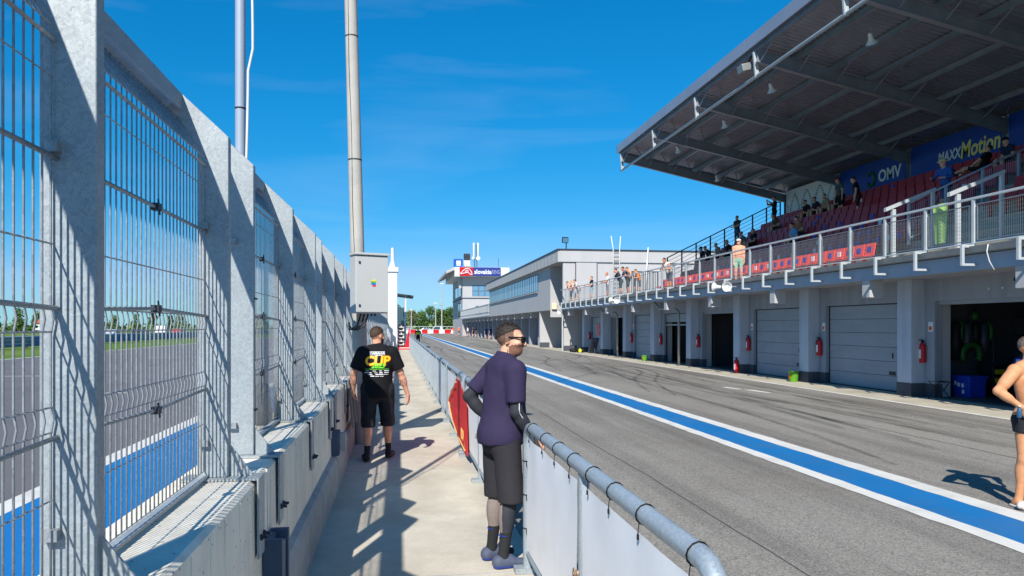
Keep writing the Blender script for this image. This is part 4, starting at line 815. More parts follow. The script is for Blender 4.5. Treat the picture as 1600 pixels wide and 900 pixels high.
an = thing('antenna_mast', (15.3, 147, 13.45), 'lattice antenna mast with white panel antennas and two drums', 'antenna')
part('mast', DARKST, an, lambda m: [m.beam((15.3+a, 147+b, 13.45), (15.3+a, 147+b, 18.2), .08, .08) for a in (-.25, .25) for b in (-.2, .2)]+[m.beam((15.05, 146.8, 13.6+.5*k), (15.55, 146.8, 14.1+.5*k), .06, .06, (0,1,0)) for k in range(9)])
for x in (14.9, 15.75): part('panel_antenna', WHT, an, lambda m: m.lathe([(.17,0),(.19,.1),(.19,2.8),(.15,2.9)], (x, 146.7, 15.6), n=10), smooth=40)
for x, z, r in ((14.75, 15.45, .3), (15.8, 15.4, .42)): part('drum', WHT, an, lambda m: m.lathe([(r,0),(r,.3),(r*.8,.36)], (x, 146.8, z), (0,-1,0), 16), smooth=40)
part('whip', DARKST, ct, lambda m: m.tube([(19.9,147,13.45),(19.9,147,15.5)], .04, 5))

# ---------------------------------------------------------------- far end of the pit lane
for i in range(9):
    o = MB().prism([(195.7,.0),(195.75,.35),(195.95,.5),(195.95,1.0),(196.15,1.0),(196.15,.5),(196.35,.35),(196.4,.0)], 'x', 1.7+1.5*i, 3.16+1.5*i).build('plastic_barrier_block', REDM if i % 2 else WHT, None)
    tag(o, ('red' if i % 2 else 'white')+' plastic barrier block across the far lane end, %s %s one from the left' % (ORD[i//2], 'red' if i % 2 else 'white'), 'barrier', 'red and white barrier blocks')
ff = thing('far_fence', (5, 215, 0), 'pale railed fence across the far end behind the barrier blocks', 'fence')
part('rail', WSTEEL, ff, lambda m: (m.box(-16, 26, 215, 215.08, 1.75, 1.9), m.box(-16, 26, 215, 215.08, .9, 1.0)))
for k in range(22): part('post', WSTEEL, ff, lambda m: m.box(-16+2*k, -15.88+2*k, 215, 215.1, -.03, 1.9))
for x, y, h, lab in ((13.4, 230, 15.0, 'tall slim lamp mast far beyond the pit lane'), (11.6, 232, 9.0, 'shorter lamp mast beside the tall one beyond the pit lane'), (4.2, 238, 7.0, 'thin pole standing before the distant wood')):
    t = thing('lamp_mast', (x, y, -.03), lab, 'lamp mast'); part('tube', CONCP, t, lambda m: m.tube([(x, y, -.03), (x, y, h)], [.22, .12], 8), smooth=40); part('lamp_head', WHT, t, lambda m: m.box(x-.5, x+.5, y-.2, y+.2, h, h+.25)); part('cross_arm', DARKST, t, lambda m: m.box(x-.7, x+.3, y-.06, y+.06, h*.55, h*.55+.12))
def car(loc, rz, m1, label, van=False):
    t = thing('parked_car', (0,0,0), label, 'car'); h = 2.0 if van else 1.42
    body = [(-2.1,.3),(-2.15,.75),(-1.95,.9),(-1.7,h-.05) if van else (-1.3,h-.1),(-1.5,h) if van else (-1.0,h),(.6,h),(1.25,.98),(2.0,.85),(2.12,.6),(2.1,.3)]
    part('body', m1, t, lambda m: m.prism(body, 'x', -.85, .85), bevel=.06)
    part('side_window', GLASSD, t, lambda m: m.prism([(-1.2,.95),(-1.0,h-.12),(.5,h-.12),(1.0,.95)], 'x', -.86, .86)); part('windscreen', GLASSD, t, lambda m: m.quad((-.72,.66,h-.06),(.72,.66,h-.06),(.76,1.2,1.0),(-.76,1.2,1.0)))
    for yy in (-1.3, 1.35):
        for s in (-1, 1): w_ = part('wheel', BLACK, t, lambda m: m.lathe([(.2,-.1),(.31,-.1),(.31,.1),(.2,.1)], (s*.8, yy, .31), (1,0,0), 16)); part('rim', GUTT, w_, lambda m: m.lathe([(.18,-.11),(.18,.11)], (s*.8, yy, .31), (1,0,0), 10))
    t.location = loc; t.rotation_euler.z = rz; return t
car((2.9, 221, -.03), R(80), mat('car_grey', S(120,126,132), .3, .3), 'grey car parked behind the far fence')
car((8.0, 222, -.03), R(95), mat('car_silver', S(190,196,204), .3, .3), 'silver car parked behind the far fence near the lamp masts')
car((11.2, 220, -.03), R(90), WHT, 'white van parked behind the far fence at the right', True)
car((-44.5, 160, -.01), R(5), REDM, 'red car parked on the service road across the track')
car((-44.5, 150, -.01), R(3), WHT, 'white van parked on the service road across the track', True)
car((-45.0, 139, -.01), R(2), mat('car_dark', S(50,54,60), .3, .3), 'dark car parked on the service road across the track')
car((-43.5, 122, -.01), R(2), mat('car_silver', S(190,196,204), .3, .3), 'silver car parked on the service road across the track')
# barrier on the far side of the track
gr = thing('trackside_guard_rail', (-31.9, 110, 0), 'steel guard rail with blue advertising boards across the race track', 'guard rail')
part('rail', GALV2, gr, lambda m: [m.prism([(-31.9,z),(-31.82,z+.08),(-31.9,z+.15),(-31.82,z+.22),(-31.9,z+.3)], 'y', 20, 420) for z in (.1, .42, .74)])
for k in range(60): part('post', DARKST, gr, lambda m: m.box(-32.05, -31.92, 30+4*k, 30.12+4*k, -.03, 1.08))
for k in range(11):
    if k % 4 != 2:
        ad = part('advertising_board', mat('board_blue', S(52,110,168), .5) if k % 2 else mat('board_pale', S(120,158,186), .5), gr, lambda m: m.box(-31.8, -31.76, 44+9*k, 52.6+9*k, .12, .98))
        part('panel_mark', TBLUE, ad, lambda m: m.box(-31.76, -31.75, 46+9*k, 47.2+9*k, .3, .8))
w2 = thing('distant_track_wall', (-41, 150, 0), 'low grey wall running along the service road across the track', 'wall')
part('wall', LEDGE, w2, lambda m: m.box(-41, -40.7, 40, 600, -.03, .55)); part('coping', WALLC, w2, lambda m: m.box(-41.05, -40.65, 40, 600, .55, .62))
hs = thing('distant_house', (-120, 270, 0), 'tiny pale house with red roof among the distant trees', 'house')
part('wall', WHT, hs, lambda m: m.box(-122, -114, 272, 280, -.03, 3)); part('roof', mat('roof_tile', S(176,96,70), .8), hs, lambda m: m.prism([(-122.5,3),(-118,5),(-113.5,3)], 'y', 271.5, 280.5)); part('window', GLASSD, hs, lambda m: m.box(-119, -117.5, 271.95, 272, 1, 2))

# ---------------------------------------------------------------- trees
def tree_meshes(seed, h, wd, lm, sparse=1.0):
    r = random.Random(seed); tr = MB(); tr.tube([(0,0,0), (.05*wd,0,h*.3), (0,.06*wd,h*.65)], [.045*h*.6, .03*h*.6, .012*h], 7)
    for k in range(5):
        a = r.uniform(0, 6.28); z = h*r.uniform(.25, .55); tr.tube([(0,0,z), (math.cos(a)*wd*.22, math.sin(a)*wd*.22, z+h*.14), (math.cos(a)*wd*.36, math.sin(a)*wd*.36, z+h*.3)], [.018*h*.5, .012*h*.5, .004*h], 5)
    cr = MB(); blobs = []
    for k in range(16):
        a = r.uniform(0, 6.28); rad = wd*.36*math.sqrt(r.random()); z = h*(.28+.62*r.random()); rr = wd*r.uniform(.14, .26)*(1.15-.55*abs(z/h-.5))
        blobs.append((math.cos(a)*rad*(1.3-z/h), math.sin(a)*rad*(1.3-z/h), z, rr))
    for k in range(int(1700*sparse)):
        bx_, by_, bz_, rr = r.choice(blobs); d = Vector((r.gauss(0,1), r.gauss(0,1), r.gauss(0,.8))).normalized()*rr*r.uniform(.55, 1.08)
        c = Vector((bx_, by_, bz_))+d; s = h*r.uniform(.012, .028); n = (d.normalized()+Vector((r.gauss(0,.5), r.gauss(0,.5), r.gauss(0,.5)))).normalized(); u = n.orthogonal().normalized(); v = n.cross(u)
        q = r.uniform(0, 3); u, v = u*math.cos(q)+v*math.sin(q), v*math.cos(q)-u*math.sin(q)
        cr.add([c-u*s-v*s*.5, c+u*s*.6-v*s, c+u*s+v*s*.6, c-u*s*.4+v*s], [(0,1,2,3)])
    return tr.mesh('trunk', WOODB), cr.mesh('crown', lm, recalc=False)
TV = [tree_meshes(11, 8, 6, LEAF[0]), tree_meshes(12, 8, 5, LEAF[1]), tree_meshes(13, 8, 4, LEAF[2]), tree_meshes(14, 8, 2.4, LEAF[0]), tree_meshes(15, 8, 5.5, LEAF[3], .45), tree_meshes(16, 8, 6.5, LEAF[1])]
def tree(x, y, v, s, label, group):
    t = thing('tree', (x, y, -.03), label, 'tree', group, random.uniform(0, 6)); t.scale = (s, s, s*random.uniform(.9, 1.1))
    link('trunk', TV[v][0], t); link('crown', TV[v][1], t)
rt = random.Random(21)
for k in range(30):
    x = -135+4.6*k+rt.uniform(-2, 2); y = 262+rt.uniform(-14, 30)+(20 if x > -60 else 0)
    v = 3 if k in (4, 21, 22) else rt.choice((0, 1, 2, 5, 0, 2)); tree(x, y, v, rt.uniform(.68, 1.05)*(.9 if x > -70 else 1.05), 'slim columnar tree in the row far across the track' if v == 3 else 'broad tree in the row far across the track', 'slim trees across the track' if v == 3 else 'trees across the track')
for k in range(26):
    x = -4+1.55*k+rt.uniform(-1, 1); y = 252+rt.uniform(-6, 30); v = 4 if (k < 9 and k % 2) else rt.choice((0, 1, 2, 5)); s = rt.uniform(.85, 1.12)*(1.0 if x < 24 else .8)
    tree(x, y, v, s, 'thin leaved pale tree in the wood beyond the pit lane' if v == 4 else 'full green tree in the wood beyond the pit lane', 'pale trees beyond the pit lane' if v == 4 else 'trees beyond the pit lane')
us = MB()
for k in range(2600):
    x = rt.uniform(-150, 45); y = 246+rt.uniform(0, 50) if x > -10 else 258+rt.uniform(0, 60); z = abs(rt.gauss(0, 1.2)); s = rt.uniform(.3, .75); n = Vector((rt.gauss(0,1), rt.gauss(-1,1), rt.gauss(.5,1))).normalized(); u = n.orthogonal().normalized(); w_ = n.cross(u); c = Vector((x, y, z))
    us.add([c-u*s-w_*s*.6, c+u*s*.7-w_*s, c+u*s+w_*s*.6, c-u*s*.5+w_*s], [(0,1,2,3)], rt.randrange(3))
o = us.build('undergrowth', LEAF[:3], None, recalc=False); tag(o, 'low mass of undergrowth beneath the distant trees', 'undergrowth', kind='stuff')
# ---------------------------------------------------------------- people: bodies grown as one smooth surface
A = np.array
def rc(a, b, ra, rb, lab='skin', k=.03, cut=None): return dict(t='rc', a=A(a, float), b=A(b, float), ra=ra, rb=rb, lab=lab, k=k, cut=cut)
def el(c, r, lab='skin', M=None, k=.03, cut=None): return dict(t='el', c=A(c, float), r=A(r, float), M=np.eye(3) if M is None else M, lab=lab, k=k, cut=cut)
def pd(p, P):
    if p['t'] == 'rc':
        ba = p['b']-p['a']; t = np.clip(((P-p['a'])@ba)/max(ba@ba, 1e-9), 0, 1); d = np.linalg.norm(P-p['a']-t[..., None]*ba, axis=-1)-(p['ra']+(p['rb']-p['ra'])*t)
    else:
        q = (P-p['c'])@p['M']; k0 = np.linalg.norm(q/p['r'], axis=-1); k1 = np.linalg.norm(q/p['r']**2, axis=-1); d = k0*(k0-1)/np.maximum(k1, 1e-6); d = np.where(k0 < 1e-4, -p['r'].min(), d)
    if p['cut']:
        for c0, n in p['cut']: d = np.maximum(d, (P-A(c0))@A(n))
    return d
def bb_(p):
    if p['t'] == 'rc': r = max(p['ra'], p['rb']); return np.minimum(p['a'], p['b'])-r, np.maximum(p['a'], p['b'])+r
    e = np.sqrt(((p['M']*p['r'])**2).sum(1)); return p['c']-e, p['c']+e
def snet(prims, h, wr=0, wfreq=30.):
    lo = np.min([bb_(p)[0] for p in prims], 0)-3*h; hi = np.max([bb_(p)[1] for p in prims], 0)+3*h
    n = np.ceil((hi-lo)/h).astype(int)+1; F = np.full(n, .12)
    ax = [lo[i]+h*np.arange(n[i]) for i in range(3)]
    for p in prims:
        b0, b1 = bb_(p); mg = p['k']+3*h; s = [slice(max(0, int((b0[i]-mg-lo[i])/h)), min(n[i], int((b1[i]+mg-lo[i])/h)+2)) for i in range(3)]
        P = np.stack(np.meshgrid(ax[0][s[0]], ax[1][s[1]], ax[2][s[2]], indexing='ij'), -1); d = pd(p, P); f = F[s[0], s[1], s[2]]
        if p.get('sub'): F[s[0], s[1], s[2]] = np.maximum(f, -d)
        else:
            g = np.maximum(p['k']-np.abs(f-d), 0)/p['k']; F[s[0], s[1], s[2]] = np.minimum(f, d)-g*g*p['k']/4
    if wr:
        P = np.meshgrid(*ax, indexing='ij'); F = F+wr*(np.sin(P[2]*wfreq+5*np.sin(P[0]*9)+4*np.sin(P[1]*11))*.6+np.sin((P[0]+P[1])*wfreq*.8+P[2]*14)*.4)
    s = F < 0; c = [s[i:n[0]-1+i, j:n[1]-1+j, k:n[2]-1+k] for i in (0,1) for j in (0,1) for k in (0,1)]; cnt = sum(x.astype(np.int8) for x in c); act = (cnt > 0) & (cnt < 8)
    idx = -np.ones(act.shape, int); I = np.argwhere(act); idx[act] = np.arange(len(I)); cs = A([(i, j, k) for i in (0,1) for j in (0,1) for k in (0,1)])
    Fv = np.stack([F[I[:,0]+a, I[:,1]+b, I[:,2]+d] for a, b, d in cs], 1); acc = np.zeros((len(I), 3)); num = np.zeros(len(I))
    for i in range(8):
        for j in range(i+1, 8):
            if np.abs(cs[i]-cs[j]).sum() == 1:
                fi, fj = Fv[:, i], Fv[:, j]; m = (fi < 0) != (fj < 0); t = np.where(m, fi/np.where(m, fi-fj, 1), 0); acc += m[:, None]*(cs[i]+t[:, None]*(cs[j]-cs[i])); num += m
    V = lo+h*(I+acc/num[:, None]); Q = []
    for axn in range(3):
        o1, o2 = (axn+1) % 3, (axn+2) % 3; sl0 = [slice(None)]*3; sl1 = [slice(None)]*3; sl0[axn] = slice(0, -1); sl1[axn] = slice(1, None)
        E_ = np.argwhere(s[tuple(sl0)] != s[tuple(sl1)]); E_ = E_[(E_[:, o1] > 0) & (E_[:, o2] > 0) & (E_[:, o1] < n[o1]-1) & (E_[:, o2] < n[o2]-1)]
        def g(d1, d2): X = E_.copy(); X[:, o1] += d1; X[:, o2] += d2; return idx[X[:,0], X[:,1], X[:,2]]
        q = np.stack([g(-1,-1), g(0,-1), g(0,0), g(-1,0)], 1); fl = ~s[E_[:,0], E_[:,1], E_[:,2]]; q[fl] = q[fl][:, ::-1]; Q.append(q)
    return V, np.concatenate(Q)
def sdf_obj(name, prims, h, mats, parent=None, labfn=None, wr=0, wfreq=30.):
    V, Q = snet(prims, h, wr, wfreq); me = bpy.data.meshes.new(name); me.from_pydata(V.tolist(), [], Q.tolist())
    labs = list(mats.keys())
    for l in labs: me.materials.append(mats[l])
    if len(labs) > 1:
        C = V[Q].mean(1); D = np.stack([np.full(len(C), 9.) if p.get('sub') else pd(p, C) for p in prims], 1); best = D.argmin(1); L_ = [prims[i]['lab'] for i in best]
        out = np.zeros(len(C), int)
        for i, l in enumerate(L_):
            if callable(l): l = l(C[i])
            if labfn: l = labfn(C[i], l)
            out[i] = labs.index(l)
        me.polygons.foreach_set('material_index', out.tolist())
    me.polygons.foreach_set('use_smooth', [True]*len(me.polygons)); me.update()
    return link(name, me, parent)
def unit(v): v = A(v, float); return v/np.linalg.norm(v)
def rotz(a): return A([[math.cos(a), -math.sin(a), 0], [math.sin(a), math.cos(a), 0], [0, 0, 1]])
def rotx(a): return A([[1, 0, 0], [0, math.cos(a), -math.sin(a)], [0, math.sin(a), math.cos(a)]])
def roty(a): return A([[math.cos(a), 0, math.sin(a)], [0, 1, 0], [-math.sin(a), 0, math.cos(a)]])
def elbow(s, w_, hint, l1, l2):
    s, w_ = A(s, float), A(w_, float); d = w_-s; L_ = min(np.linalg.norm(d), (l1+l2)*.999); d = d/np.linalg.norm(d); a = (l1*l1-l2*l2+L_*L_)/(2*L_); h_ = math.sqrt(max(l1*l1-a*a, 0)); n = A(hint, float); n = n-d*(n@d); n = n/np.linalg.norm(n); return s+d*a+n*h_
# joints; the figure faces +Y, its right hand is at +X, feet on z = 0, 1.76 m tall
def pose(kind='stand', lean=0., bulk=1., yaw=0., pitch=0., **kw):
    b = bulk; T = rotx(-lean); pv = A([0, 0, .95])
    if kind == 'sit': pv = A([0, 0, .52])
    t = lambda p: pv+T@(A(p, float)-A([0, 0, .95]))
    J = dict(T=T, pv=pv, t=t, b=b, neck=t((0, -.015, 1.46)), head=t((0, .015, 1.635)), HM=T@rotz(yaw)@rotx(pitch))
    for s, n in ((1, 'r'), (-1, 'l')):
        J['sh'+n] = t((s*.185*(.75+.25*b), -.01, 1.41)); J['hip'+n] = pv+A([s*.09, 0, -.03])
        if kind == 'sit':
            J['kn'+n] = pv+A([s*.13, .43, .02]); J['an'+n] = pv+A([s*.13, .46, -.43]); J['toe'+n] = J['an'+n]+A([s*.03, .16, -.03])
        else:
            J['kn'+n] = A([s*.10, .025, .50]); J['an'+n] = A([s*.105, -.03, .085]); J['toe'+n] = A([s*.14, .14, .035])
        J['wr'+n] = J['sh'+n]+A([s*.09, .03, -.53]); J['elh'+n] = A([s*.4, -1, 0])
        if kind == 'sit': J['wr'+n] = pv+A([s*.12, .34, .12])
    for k, v in kw.items(): J[k] = A(v, float)
    for n in 'rl':
        if 'el'+n not in J: J['el'+n] = elbow(J['sh'+n], J['wr'+n], J['elh'+n], .285, .255)
    return J
def torso(J, infl=0., lab='shirt'):
    b, t, T = J['b'], J['t'], J['T']; i = infl
    return [el(t((0, -.005, 1.285)), (.165*b+i, .108*b+i, .19+i), lab, T, .05), el(t((0, .015*b, 1.09)), (.148*b+i, .108*b*b+i, .15+i), lab, T, .06), el(J['pv']+A([0, -.01, -.01]), (.163*(.6+.4*b)+i, .118*b+i, .125+i), lab, None, .05),
            rc(t((-.13*b, -.012, 1.415)), t((.13*b, -.012, 1.415)), .062+i, .062+i, lab, .05), rc(t((.07, -.03, 1.44)), t((-.07, -.03, 1.44)), .06+i, .06+i, lab, .05)]
def head(J, fine):
    H = J['HM']; c = J['head']; q = lambda p: c+H@A(p, float)
    P = [rc(J['neck']-A([0, .0, .03]), q((0, -.01, -.075)), .060, .056, 'skin', .025), el(q((0, -.015, .028)), (.077, .097, .088), 'head', H, .02), el(q((0, .028, -.035)), (.063, .068, .082), 'head', H, .03), el(q((0, .05, -.088)), (.043, .04, .03), 'head', H, .03)]
    for s in (-1, 1): P.append(el(q((s*.078, -.008, -.012)), (.010, .02, .032), 'skin', H@rotz(s*.35), .008))
    P.append(rc(q((0, .092, .005)), q((0, .112, -.032)), .009, .014, 'skin', .012))
    if fine:
        P += [rc(q((-.035, .082, .022)), q((.035, .082, .022)), .012, .012, 'head', .015), el(q((0, .088, -.066)), (.024, .012, .008), 'lip', H, .008), rc(q((-.012, .103, -.036)), q((.012, .103, -.036)), .009, .009, 'skin', .01)]
        for s in (-1, 1): P += [el(q((s*.032, .083, -.002)), (.014, .01, .008), 'skin', H, .006), el(q((s*.04, .065, -.03)), (.026, .022, .02), 'skin', H, .02)]
    return P
def hand(w_, d, n, side, curl=.5, spread=.12, fine=True, thumb_out=.6):
    """palm and five fingers: w_ wrist, d along the fingers, n palm normal, side = direction of the thumb"""
    w_, d, n = A(w_, float), unit(d), A(n, float); n = unit(n-d*(n@d)); s = A(side, float); s = unit(s-d*(s@d)-n*(s@n))
    if not fine: return [rc(w_, w_+d*.075+n*.01, .026, .03, 'skin', .015), rc(w_+d*.075+n*.01, w_+d*.15+n*.05*curl*2, .027, .016, 'skin', .015)]
    P = []
    for i, (o, L_) in enumerate(((.03, .078), (.01, .086), (-.011, .08), (-.031, .064))):
        k0 = w_+d*(.088-.004*abs(i-1))+s*o; P.append(rc(w_+d*.012+s*o*.55, k0, .015, .0125, 'skin', .016)); a = curl*.9; p = k0
        dd = unit(d+s*spread*(o/.03)*.6)
        for seg, (f_, r0, r1) in enumerate(((.45, .0105, .0095), (.31, .0095, .0088), (.24, .0088, .0075))):
            v = unit(dd*math.cos(a)+n*math.sin(a)); q = p+v*L_*f_; P.append(rc(p, q, r0, r1, 'skin', .005)); p = q; a += curl*(.75+.06*i)
    b0 = w_+d*.028+s*.026; b1 = b0+unit(d*.75+s*thumb_out+n*.35)*.045; b2 = b1+unit(d*.9+s*.25+n*.45)*.032; b3 = b2+unit(d+n*.5)*.026
    P += [rc(w_+d*.012+s*.012, b0, .017, .016, 'skin', .014), rc(b0, b1, .0155, .0125, 'skin', .010), rc(b1, b2, .0118, .0105, 'skin', .005), rc(b2, b3, .0105, .008, 'skin', .004)]
    return P
def limbs(J, top='shirt', sleeve=.6, bottom='pants', hem=.9, shoe='shoe', fine=False, calf='skin', handspec=None):
    b = J['b']; P = []; ba = .75+.25*b
    for n, s in (('r', 1), ('l', -1)):
        sh, e, w_ = J['sh'+n], J['el'+n], J['wr'+n]
        def lab_u(c, sh=sh, e=e): t = ((c-sh)@(e-sh))/((e-sh)@(e-sh)); return top if t < sleeve else 'skin'
        def lab_f(c, e=e, w_=w_): t = 1+((c-e)@(w_-e))/((w_-e)@(w_-e)); return top if t < sleeve else 'skin'
        P += [rc(sh, e, .056*ba, .042*ba, lab_u, .03), rc(e, w_, .042*ba, .027, lab_f, .025), el(sh+(e-sh)*.0+A([s*.005, 0, -.01]), (.064*ba, .066*ba, .07), lab_u, None, .03)]
        m = e+(w_-e)*.3; P.append(rc(m, e+(w_-e)*.45, .044*ba, .039*ba, lab_f, .03)); P.append(rc(sh+(e-sh)*.35, sh+(e-sh)*.6, .054*ba, .05*ba, lab_u, .03))
        hs_ = (handspec or {}).get(n); d = unit(w_-e)
        if hs_: P += hand(w_, **hs_)
        else: P += hand(w_, d, A([-s*1., .2, 0]), A([0, 1., 0]), .35, fine=fine)
        hp, kn, an, to = J['hip'+n], J['kn'+n], J['an'+n], J['toe'+n]; zl = np.linalg.norm(hp-kn)
        def lab_t(c, hp=hp, kn=kn): t = ((c-hp)@(kn-hp))/((kn-hp)@(kn-hp)); return bottom if t < hem else calf
        def lab_c(c, kn=kn, an=an): t = 1+((c-kn)@(an-kn))/((an-kn)@(an-kn)); return bottom if t < hem else (shoe if t > 1.92 and shoe != 'skin' else calf)
        P += [rc(hp, kn, .087*b**.5, .056, lab_t, .045), rc(kn, an, .054, .037, lab_c, .03), el(kn+(an-kn)*.3+A([0, -.018, 0]), (.052*b**.4, .052*b**.4, .11), lab_c, None, .035),
              rc(an+A([0, -.03, -.045]), to, .036, .030, shoe, .03), rc(an+A([0, -.035, -.05]), an+A([0, .0, .0]), .034, .036, shoe, .02)]
    return P
SKINS = [mat('skin_a', S(214,158,128), .55, 0, .06, 14, .05, 90, .35), mat('skin_b', S(190,128,96), .55, 0, .06, 14, .05, 90, .35), mat('skin_c', S(224,172,140), .55, 0, .05, 14, .05, 90, .35)]
_cl = {}
def cloth(rgb):
    if rgb not in _cl: _cl[rgb] = mat('cloth_%d_%d_%d' % rgb, S(*rgb), .85, 0, .1, 18, .25, 120, .2)
    return _cl[rgb]
HAIR = {'dark': mat('hair_dark', S(44,34,28), .6, 0, .25, 60), 'brown': mat('hair_brown', S(92,66,46), .6, 0, .25, 60), 'fair': mat('hair_fair', S(190,150,100), .6, 0, .2, 60), 'red': mat('hair_red', S(176,86,46), .6, 0, .2, 60), 'grey': mat('hair_grey', S(150,146,140), .6, 0, .2, 60)}
GREY_LIP = mat('lip', S(180,108,98), .5)
def person(loc, face, J, label, shirt=(30,32,36), pants=(40,42,48), hair='dark', skin=0, sleeve=.6, hem=.9, shoe=(40,40,44), top='shirt', hat=None, calf='skin', scale=1., group=None, extra=None, h=.019):
    """small background figure: one continuous mesh, clothing as material regions"""
    P = torso(J, .012, top)+head(J, False)+limbs(J, top, sleeve, 'pants', hem, 'shoe', False, calf)
    P[2]['lab'] = 'pants'
    H = J['HM']; hc = J['head']
    def lf(c, l):
        if l == 'head':
            q = H.T@(c-hc); return 'hair' if q[2] > .03+.72*q[1] else 'skin'
        return l
    M = dict(skin=SKINS[skin], shirt=cloth(shirt), pants=cloth(pants), hair=HAIR[hair], shoe=cloth(shoe))
    o = sdf_obj('person', P, h, M, None, lf); o.location = loc; o.rotation_euler.z = face-math.pi/2; o.scale = (scale,)*3
    tag(o, label, 'person', group)
    if hat:
        q = lambda p: hc+H@A(p, float)
        sdf_obj('hat', [el(q((0, -.01, .05)), (.085, .105, .075), 'x', H, .02, [(q((0, 0, .03)), -H[:, 2])]), el(q((0, .05 if hat[1] == 'cap' else 0, .045)), (.08 if hat[1] == 'cap' else .16, .12 if hat[1] == 'cap' else .18, .014), 'x', H, .01)], .014, {'x': cloth(hat[0])}, o)
    return o
PI = math.pi; WEST = PI   # facing angles: 0 = +X, PI/2 = +Y, PI = towards the pit lane
DZ = 3.5
LEANR = dict(lean=.45, wrr=(.15, .42, 1.12), wrl=(-.15, .42, 1.12), elhr=(1, -.6, -.4), elhl=(-1, -.6, -.4))
def rail_person(y, label, x=12.62, **k):
    pz = k.pop('pose', None) or pose(**LEANR); return person((x, y, DZ), k.pop('face', WEST), pz, label, **k)
rail_person(53.25, 'person with long dark hair leaning at the far end of the terrace rail', shirt=(224,150,130), pants=(60,72,96), hair='dark', sleeve=.1)
rail_person(52.1, 'person in a pale top leaning on the rail beside the long haired one', shirt=(214,170,150), pants=(180,186,196), hair='fair', sleeve=0, skin=2)
rail_person(50.95, 'person in light clothes with shorts leaning on the far terrace rail', shirt=(206,196,190), pants=(110,100,96), hair='dark', hem=.7)
rail_person(48.5, 'person in black shirt with green print at the terrace rail', x=12.9, pose=pose(wrr=(.25,.3,1.1), wrl=(-.25,.3,1.1)), shirt=(24,30,26), pants=(150,170,196), hair='brown', hem=.8)
rail_person(44.9, 'person in white top holding a phone at the terrace rail', x=13.0, pose=pose(lean=.1, wrr=(.1,.38,1.15), wrl=(-.1,.38,1.1), yaw=.3), shirt=(226,222,220), pants=(120,126,138), hair='red', skin=1)
rail_person(40.95, 'person in dark jacket leaning at the rail left of the bare backed man', shirt=(52,54,66), pants=(52,66,72), hair='dark', sleeve=1.9)
rail_person(39.6, 'person in grey leaning on the rail close behind the bare backed man', shirt=(92,100,108), pants=(60,66,76), hair='dark', skin=1)
rail_person(39.1, 'bare backed man with sunglasses bending over the terrace rail', x=12.8, pose=pose(**{**LEANR, 'lean': .62}), shirt=(214,158,128), pants=(70,80,92), hair='brown', sleeve=0)
rail_person(37.9, 'smaller person in orange shirt at the terrace rail', x=12.75, shirt=(236,128,36), pants=(84,96,110), hair='dark', scale=.84)
rail_person(34.3, 'person in white vest leaning at the rail below the dark stand seats', x=13.0, face=R(200), shirt=(222,220,214), pants=(70,80,100), hair='dark', sleeve=0, skin=1)
rail_person(27.0, 'shirtless man in green shorts walking behind the terrace rail', x=13.05, face=R(245), pose=pose(wrr=(.2,.05,.85), wrl=(-.2,.1,.88), yaw=-.3), shirt=(224,160,130), pants=(150,196,170), hair='fair', sleeve=0, hem=.75, hat=((236,232,224), 'cap'))
def stand_person(x, y, off, label, kind='sit', face=WEST, **k):
    row = max(0, min(NR, round((x-13.85)/.75))); z = 3.5+.43*row
    pz = k.pop('pose', None) or pose(kind, lean=k.pop('lean', .25)); return person((13.76+.75*row+(.03 if kind == 'sit' else -.22), y, z), face, pz, label, **k)
DK = (26,27,32)
stand_person(16.22, 37.2, 0, 'person in black cap sitting lowest at the far end of the stand', shirt=DK, pants=DK, hat=(DK, 'cap'))
stand_person(16.3, 36.3, 0, 'person in dark top leaning forward, left of three seated at the far end', shirt=(40,44,60), pants=(60,64,80), lean=.5)
stand_person(16.07, 35.2, 0, 'fair person seated in the middle of three at the far end', shirt=(150,120,100), pants=(70,70,80), hair='fair', lean=.35)
stand_person(15.8, 34.1, 0, 'person in black seated right of three at the far end', shirt=DK, pants=(40,44,52), hair='grey')
stand_person(18.27, 37.5, 0, 'person standing with folded arms at the far end guard rail', 'stand', R(200), pose=pose(wrr=(-.1,.22,1.15), wrl=(.1,.22,1.12), elhr=(1,-.2,-1), elhl=(-1,-.2,-1)), shirt=(52,58,56), pants=(74,88,110))
stand_person(17.12, 34.1, 0, 'person in grey seated left of a pair in the middle rows', shirt=(100,92,98), pants=(60,60,70))
stand_person(16.85, 33.1, 0, 'person in black seated right of a pair in the middle rows', shirt=DK, pants=DK, lean=.1)
stand_person(18.16, 33.6, 0, 'person in brown seated alone in the upper middle rows', shirt=(86,72,56), pants=(60,60,60), lean=.4)
stand_person(16.69, 28.9, 0, 'person in tan top seated in front of the upper group', shirt=(150,100,70), pants=(60,50,50), lean=.35)
stand_person(16.3, 28.0, 0, 'person with light blue top seated in front of the upper group', shirt=(96,150,190), pants=(40,44,60), lean=.3)
for y, lab, c in ((32.2, 'dark clothed person, first from the left of four below the white board', DK), (31.4, 'person in black, second from the left of four below the white board', (34,36,44)), (30.6, 'person in beige, third from the left of four below the white board', (150,130,104)), (29.7, 'person in black, last of four below the white board', DK)): stand_person(19.0, y, 0, lab, shirt=c, pants=(40,42,50))
stand_person(19.9, 36.3, 0, 'standing person filming with a raised phone at the top far corner', 'stand', R(170), pose=pose(wrr=(.1,.36,1.5), wrl=(-.1,.36,1.5), elhr=(1,0,-1), elhl=(-1,0,-1)), shirt=(30,36,52), pants=(30,32,40))
stand_person(19.47, 29.2, 0, 'standing person in grey shirt and red cap below the blue board', 'stand', shirt=(74,84,84), pants=(30,32,36), hat=((150,50,44), 'cap'))
stand_person(18.64, 26.9, 0, 'standing person in black beside the emblem on the blue board', 'stand', R(150), shirt=(22,22,26), pants=(70,34,36))
